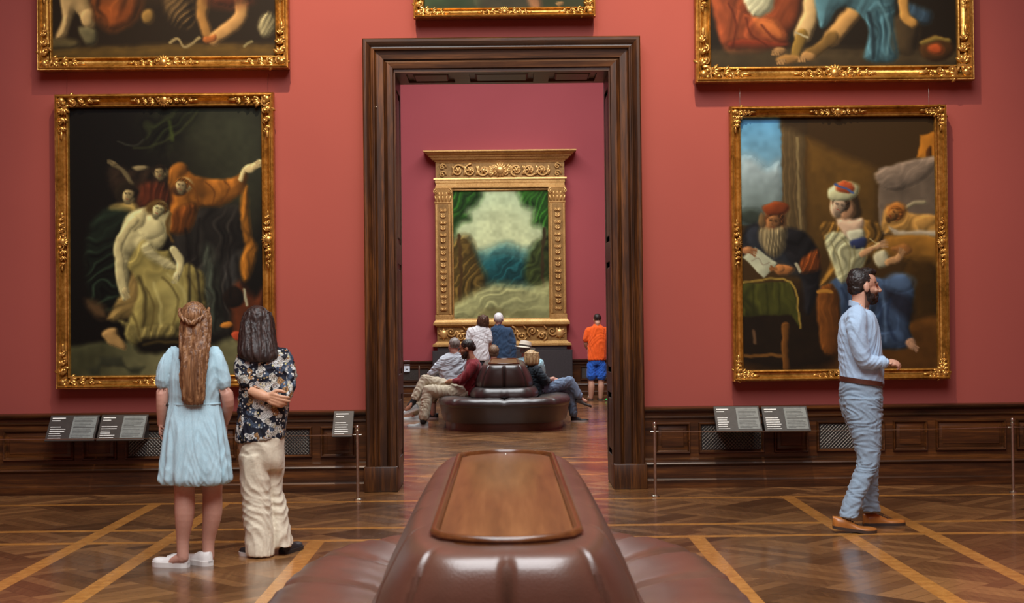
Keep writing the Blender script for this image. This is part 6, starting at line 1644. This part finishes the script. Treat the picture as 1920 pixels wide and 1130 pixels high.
# ---- blonde woman in dark top and jeans, legs crossed to the right
def blonde():
    f = Fig(20.75, (1030, 788), 'blonde woman in a dark top and jeans with crossed legs on the far bench', None, (0.56, 0.32, 0.24), 0.0085); J = f.J
    hc = J(997, 671, 0.0); F = (.55, 1, -.15)
    M = f.head(hc, F, (-.03, 0, 1), .98, J(999, 690, 0))
    Rows.loft(f.mb, 20.75, [(688, 988, 1014, .10), (705, 988, 1018, .12), (722, 992, 1020, .12), (740, 998, 1024, .13)])
    limb(f.mb, [J(1008, 692, -.14), J(1017, 707, -.16), J(1021, 716, -.13), J(1030, 712, -.05), J(1038, 709, .03)], [.048, .043, .040, .032, .027])
    add_hand(f.mb, J(1036, 710, .02), (1, .3, -.1), (0, 1, .3), (0, 0, 1), 0.5)
    limb(f.mb, [J(1000, 692, .15), J(1015, 708, .22), J(1026, 715, .22), J(1036, 712, .14)], [.048, .043, .036, .027])
    add_hand(f.mb, J(1036, 711, .14), (1, -.3, -.1), (0, 1, .3), (0, 0, 1), 0.5)
    crossed(f, J, (1014, 734, -.02), (1068, 714, .05), (1087, 745, .05), None)
    crossed(f, J, (1014, 737, .12), (1070, 735, .12), (1075, 776, .10), None)
    limb(f.mb, [J(1087, 746, .05), J(1093, 750, .04), J(1098, 752, .03)], [.035, .032, .026])
    f.body()
    d = MB()
    Rows.loft(d, 20.75, [(683, 992, 1006, .06), (687, 987, 1013, .11), (695, 984, 1018, .14), (712, 986, 1021, .15), (728, 990, 1023, .15), (740, 994, 1026, .15)], n=44)
    limb(d, [J(1007, 693, -.12), J(1018, 707, -.165), J(1023, 715, -.13), J(1027, 713, -.08)], [.070, .064, .058, .050])
    limb(d, [J(1000, 693, .13), J(1015, 708, .22), J(1024, 715, .22)], [.070, .062, .055])
    f.garment('jersey', d, M_DARKT, 0.010, (0.009, 0.13), 61)
    t = MB()
    leg_cloth(t, J, (1014, 734, -.02), (1068, 715, .05), (1087, 745, .05), .90)
    leg_cloth(t, J, (1014, 737, .12), (1070, 735, .12), (1075, 776, .10), .95)
    f.garment('jeans', t, M_JEANS, 0.010, (0.008, 0.11), 62)
    h = MB(); h.ell(hc + M @ Vector((0, -.018, .032)), (.085, .10, .092), 20, 14, M)
    Rows.loft(h, 20.72, [(660, 984, 1010, .08, .0), (670, 983, 1011, .085, -.01), (680, 984, 1010, .07, -.03), (685, 987, 1007, .05, -.03)], n=60, mod=lambda th, t: 1 + .06 * math.sin(11 * th + 2 * t) + .05 * math.sin(19 * th))
    f.garment('hair', h, M_HAIR_BL, .008, (.004, .035), 63, (1.5, 1.5, .2), 1)
    a = at(1078, 787, 20.88); add_shoe(f.o, (a.x - .06, 20.88, 0), (1, -.05), .26, .095, .085, .022, M_BLACK_S, M_WHITE_R, low=True)
    tmp = add_shoe(f.o, (0, 0, 0), (1, -.1), .25, .092, .07, .02, M_BAND, M_SOLE_B, 'sandal', low=True)
    Mt = Matrix.Translation(J(1087, 748, .05)) @ Matrix.Rotation(.35, 4, 'Y') @ Matrix.Translation((-.05, 0, -.06))
    for ob in [tmp] + list(tmp.children): ob.data.transform(Mt); ob.data.update()
blonde()

# ---- two visitors at the far end of the bench, backs to us
def far_sitter(label, Y, head, torso, mat, name, hairf, skin, hips, seed, k=1.0, F=(0, 1, 0)):
    f = Fig(Y, (head[0], 770), label, None, skin, 0.010); J = f.J
    hc = J(*head); M = f.head(hc, F, (0, 0, 1), k, J((torso[0][1] + torso[0][2]) / 2, torso[1][0] + 1, .05))
    Rows.loft(f.mb, Y, [(r[0], r[1] + 2, r[2] - 2, r[3] * .8) for r in torso[1:]])
    xl, xr = torso[2][1], torso[2][2]
    for x, s_ in ((xl + 4, -1), (xr - 4, 1)):
        P = [J(x, torso[2][0] + 3), J(x + s_ * 4, torso[2][0] + 28, .08), J(x + s_ * 1, torso[2][0] + 46, .25), J(x - s_ * 6, torso[2][0] + 44, .42)]
        limb(f.mb, P, [.050, .043, .036, .028]); add_hand(f.mb, P[-1], (-s_ * .4, 1, -.2), (-s_, 0, .3), (0, 0, 1), .4)
    for x in hips:
        H = J(x, 734, .02); K = Vector((H.x * 1.02, Y + .46, .50)); A = Vector((H.x * 1.03, Y + .50, .09))
        limb(f.mb, [H, H.lerp(K, .5), K], [.09, .08, .06]); limb(f.mb, [K, K.lerp(A, .5), A], [.056, .055, .038])
    f.body()
    d = MB(); Rows.loft(d, Y, torso, n=40)
    for x, s_ in ((xl + 5, -1), (xr - 5, 1)):
        limb(d, [J(x, torso[2][0] + 2), J(x + s_ * 3, torso[2][0] + 14, .03), J(x + s_ * 4, torso[2][0] + 26, .08)], [.066, .062, .056])
    f.garment(name, d, mat, 0.011, (0.009, 0.13), seed)
    t = MB()
    for x in hips:
        H = J(x, 734, .02); K = Vector((H.x * 1.02, Y + .46, .50)); A = Vector((H.x * 1.03, Y + .50, .09))
        limb(t, [H, H.lerp(K, .5), K], [.10, .092, .078]); limb(t, [K, K.lerp(A, .5), A], [.074, .068, .062])
        add_shoe(f.o, (A.x, A.y - .05, 0), (.05, 1), .26, .095, .09, .022, M_BLACK_S, M_SOLE_B, low=True)
    f.garment('trousers', t, M_DARKG, 0.011, (0.007, 0.12), seed + 1)
    hairf(f, hc, M, k); return f, hc, M
far_sitter('visitor with short mousy hair behind the backrest of the far bench', 22.95, (926, 660),
           [(676, 919, 933, .06), (680, 910, 942, .09), (686, 905, 947, .12), (705, 906, 946, .13), (732, 908, 944, .15), (738, 910, 942, .14)], M_DARKG, 'shirt',
           lambda f, hc, M, k: hair_cap(f, hc, M, k, M_HAIR_M, 71, (((0, -.04, -.02), (.08, .062, .07)),), (0.088, 0.104, 0.096)), (0.56, 0.32, 0.24), (918, 935), 72, .98)
fh, hc_, M_ = far_sitter('visitor in a straw hat and sky blue shirt beside the blonde woman', 22.95, (985, 658),
           [(668, 980, 996, .06), (671, 974, 1006, .10), (677, 968, 1017, .13), (700, 968, 1019, .14), (732, 970, 1016, .15), (738, 974, 1012, .14)], M_SKYB, 'shirt',
           lambda f, hc, M, k: hair_cap(f, hc, M, k, M_HAIR_G, 81, (), (0.0785, 0.094, 0.086)), (0.56, 0.32, 0.24), (984, 1003), 82, 1.0, (.45, 1, 0))
def straw_hat():
    c = hc_ + M_ @ Vector((0, -.015, .055))
    MT = Matrix.Rotation(0.16, 3, 'Y') @ Matrix.Rotation(-0.10, 3, 'X')
    def ring(rx, ry, z, wav=0.0): return [c + MT @ (M_ @ Vector((rx * math.cos(q), ry * math.sin(q), z + wav * math.cos(2 * q)))) for q in [2 * PI * i / 32 for i in range(32)]]
    m_ = MB(); m_.rings([ring(.165, .175, -.006, .014), ring(.167, .177, .002, .014), ring(.115, .125, .006, .004), ring(.100, .112, .016), ring(.095, .107, .075), ring(.082, .094, .105), ring(.045, .055, .112), ring(.02, .05, .104)], True)
    ht = m_.build('straw_hat', M_STRAW, fh.o, smooth=50)
    b = MB(); b.rings([ring(.1015, .1135, .012), ring(.1015, .1135, .042), ring(.097, .108, .044), ring(.097, .108, .010)], False, True); b.build('hat_band', M_BAND, ht, smooth=40)
straw_hat()

# ---- small fittings of the far room
def far_label():
    a, b = at(757, 676, 28.12), at(768, 697, 28.12)
    o = thing('wall_label', 'small pale wall label beside the left door jamb in the far room', 'label', ((a.x + b.x) / 2, 28.2, b.z))
    MB().add([(a.x, 28.16, b.z), (b.x, 28.16, b.z), (b.x, 28.22, a.z), (a.x, 28.22, a.z), (a.x, 28.18, b.z), (b.x, 28.18, b.z), (b.x, 28.24, a.z), (a.x, 28.24, a.z)], [(0, 1, 2, 3), (4, 7, 6, 5), (0, 4, 5, 1), (1, 5, 6, 2), (2, 6, 7, 3), (3, 7, 4, 0)]).build('board', mat_plain('pale_label', (0.50, 0.56, 0.62), 0.5), o)
    MB().box((a.x + b.x) / 2 - .02, (a.x + b.x) / 2 + .02, 28.17, 28.30, b.z + .03, b.z + .06).build('bracket', M_BOARD, o)
far_label()
for x in (-1.66, 1.62):
    y = 27.6
    t = thing('barrier_post', 'brass barrier post beside the pedestal in the far room, ' + ('near the left jamb' if x < 0 else 'behind the boy in orange'), 'barrier post', (x, y, 0))
    MB().lathe((x, y, 0), [(0.034, 0), (0.034, 0.008), (0.016, 0.020)]).build('foot', M_BRASS, t)
    MB().lathe((x, y, 0), [(0.015, 0.016), (0.0145, 0.30), (0.0145, 0.575)]).build('stem', M_BRASS, t)
    MB().lathe((x, y, 0), [(0.0125, 0.570), (0.017, 0.574), (0.017, 0.588), (0.012, 0.594), (0.018, 0.616), (0.003, 0.633)]).build('finial', M_BRASS, t)
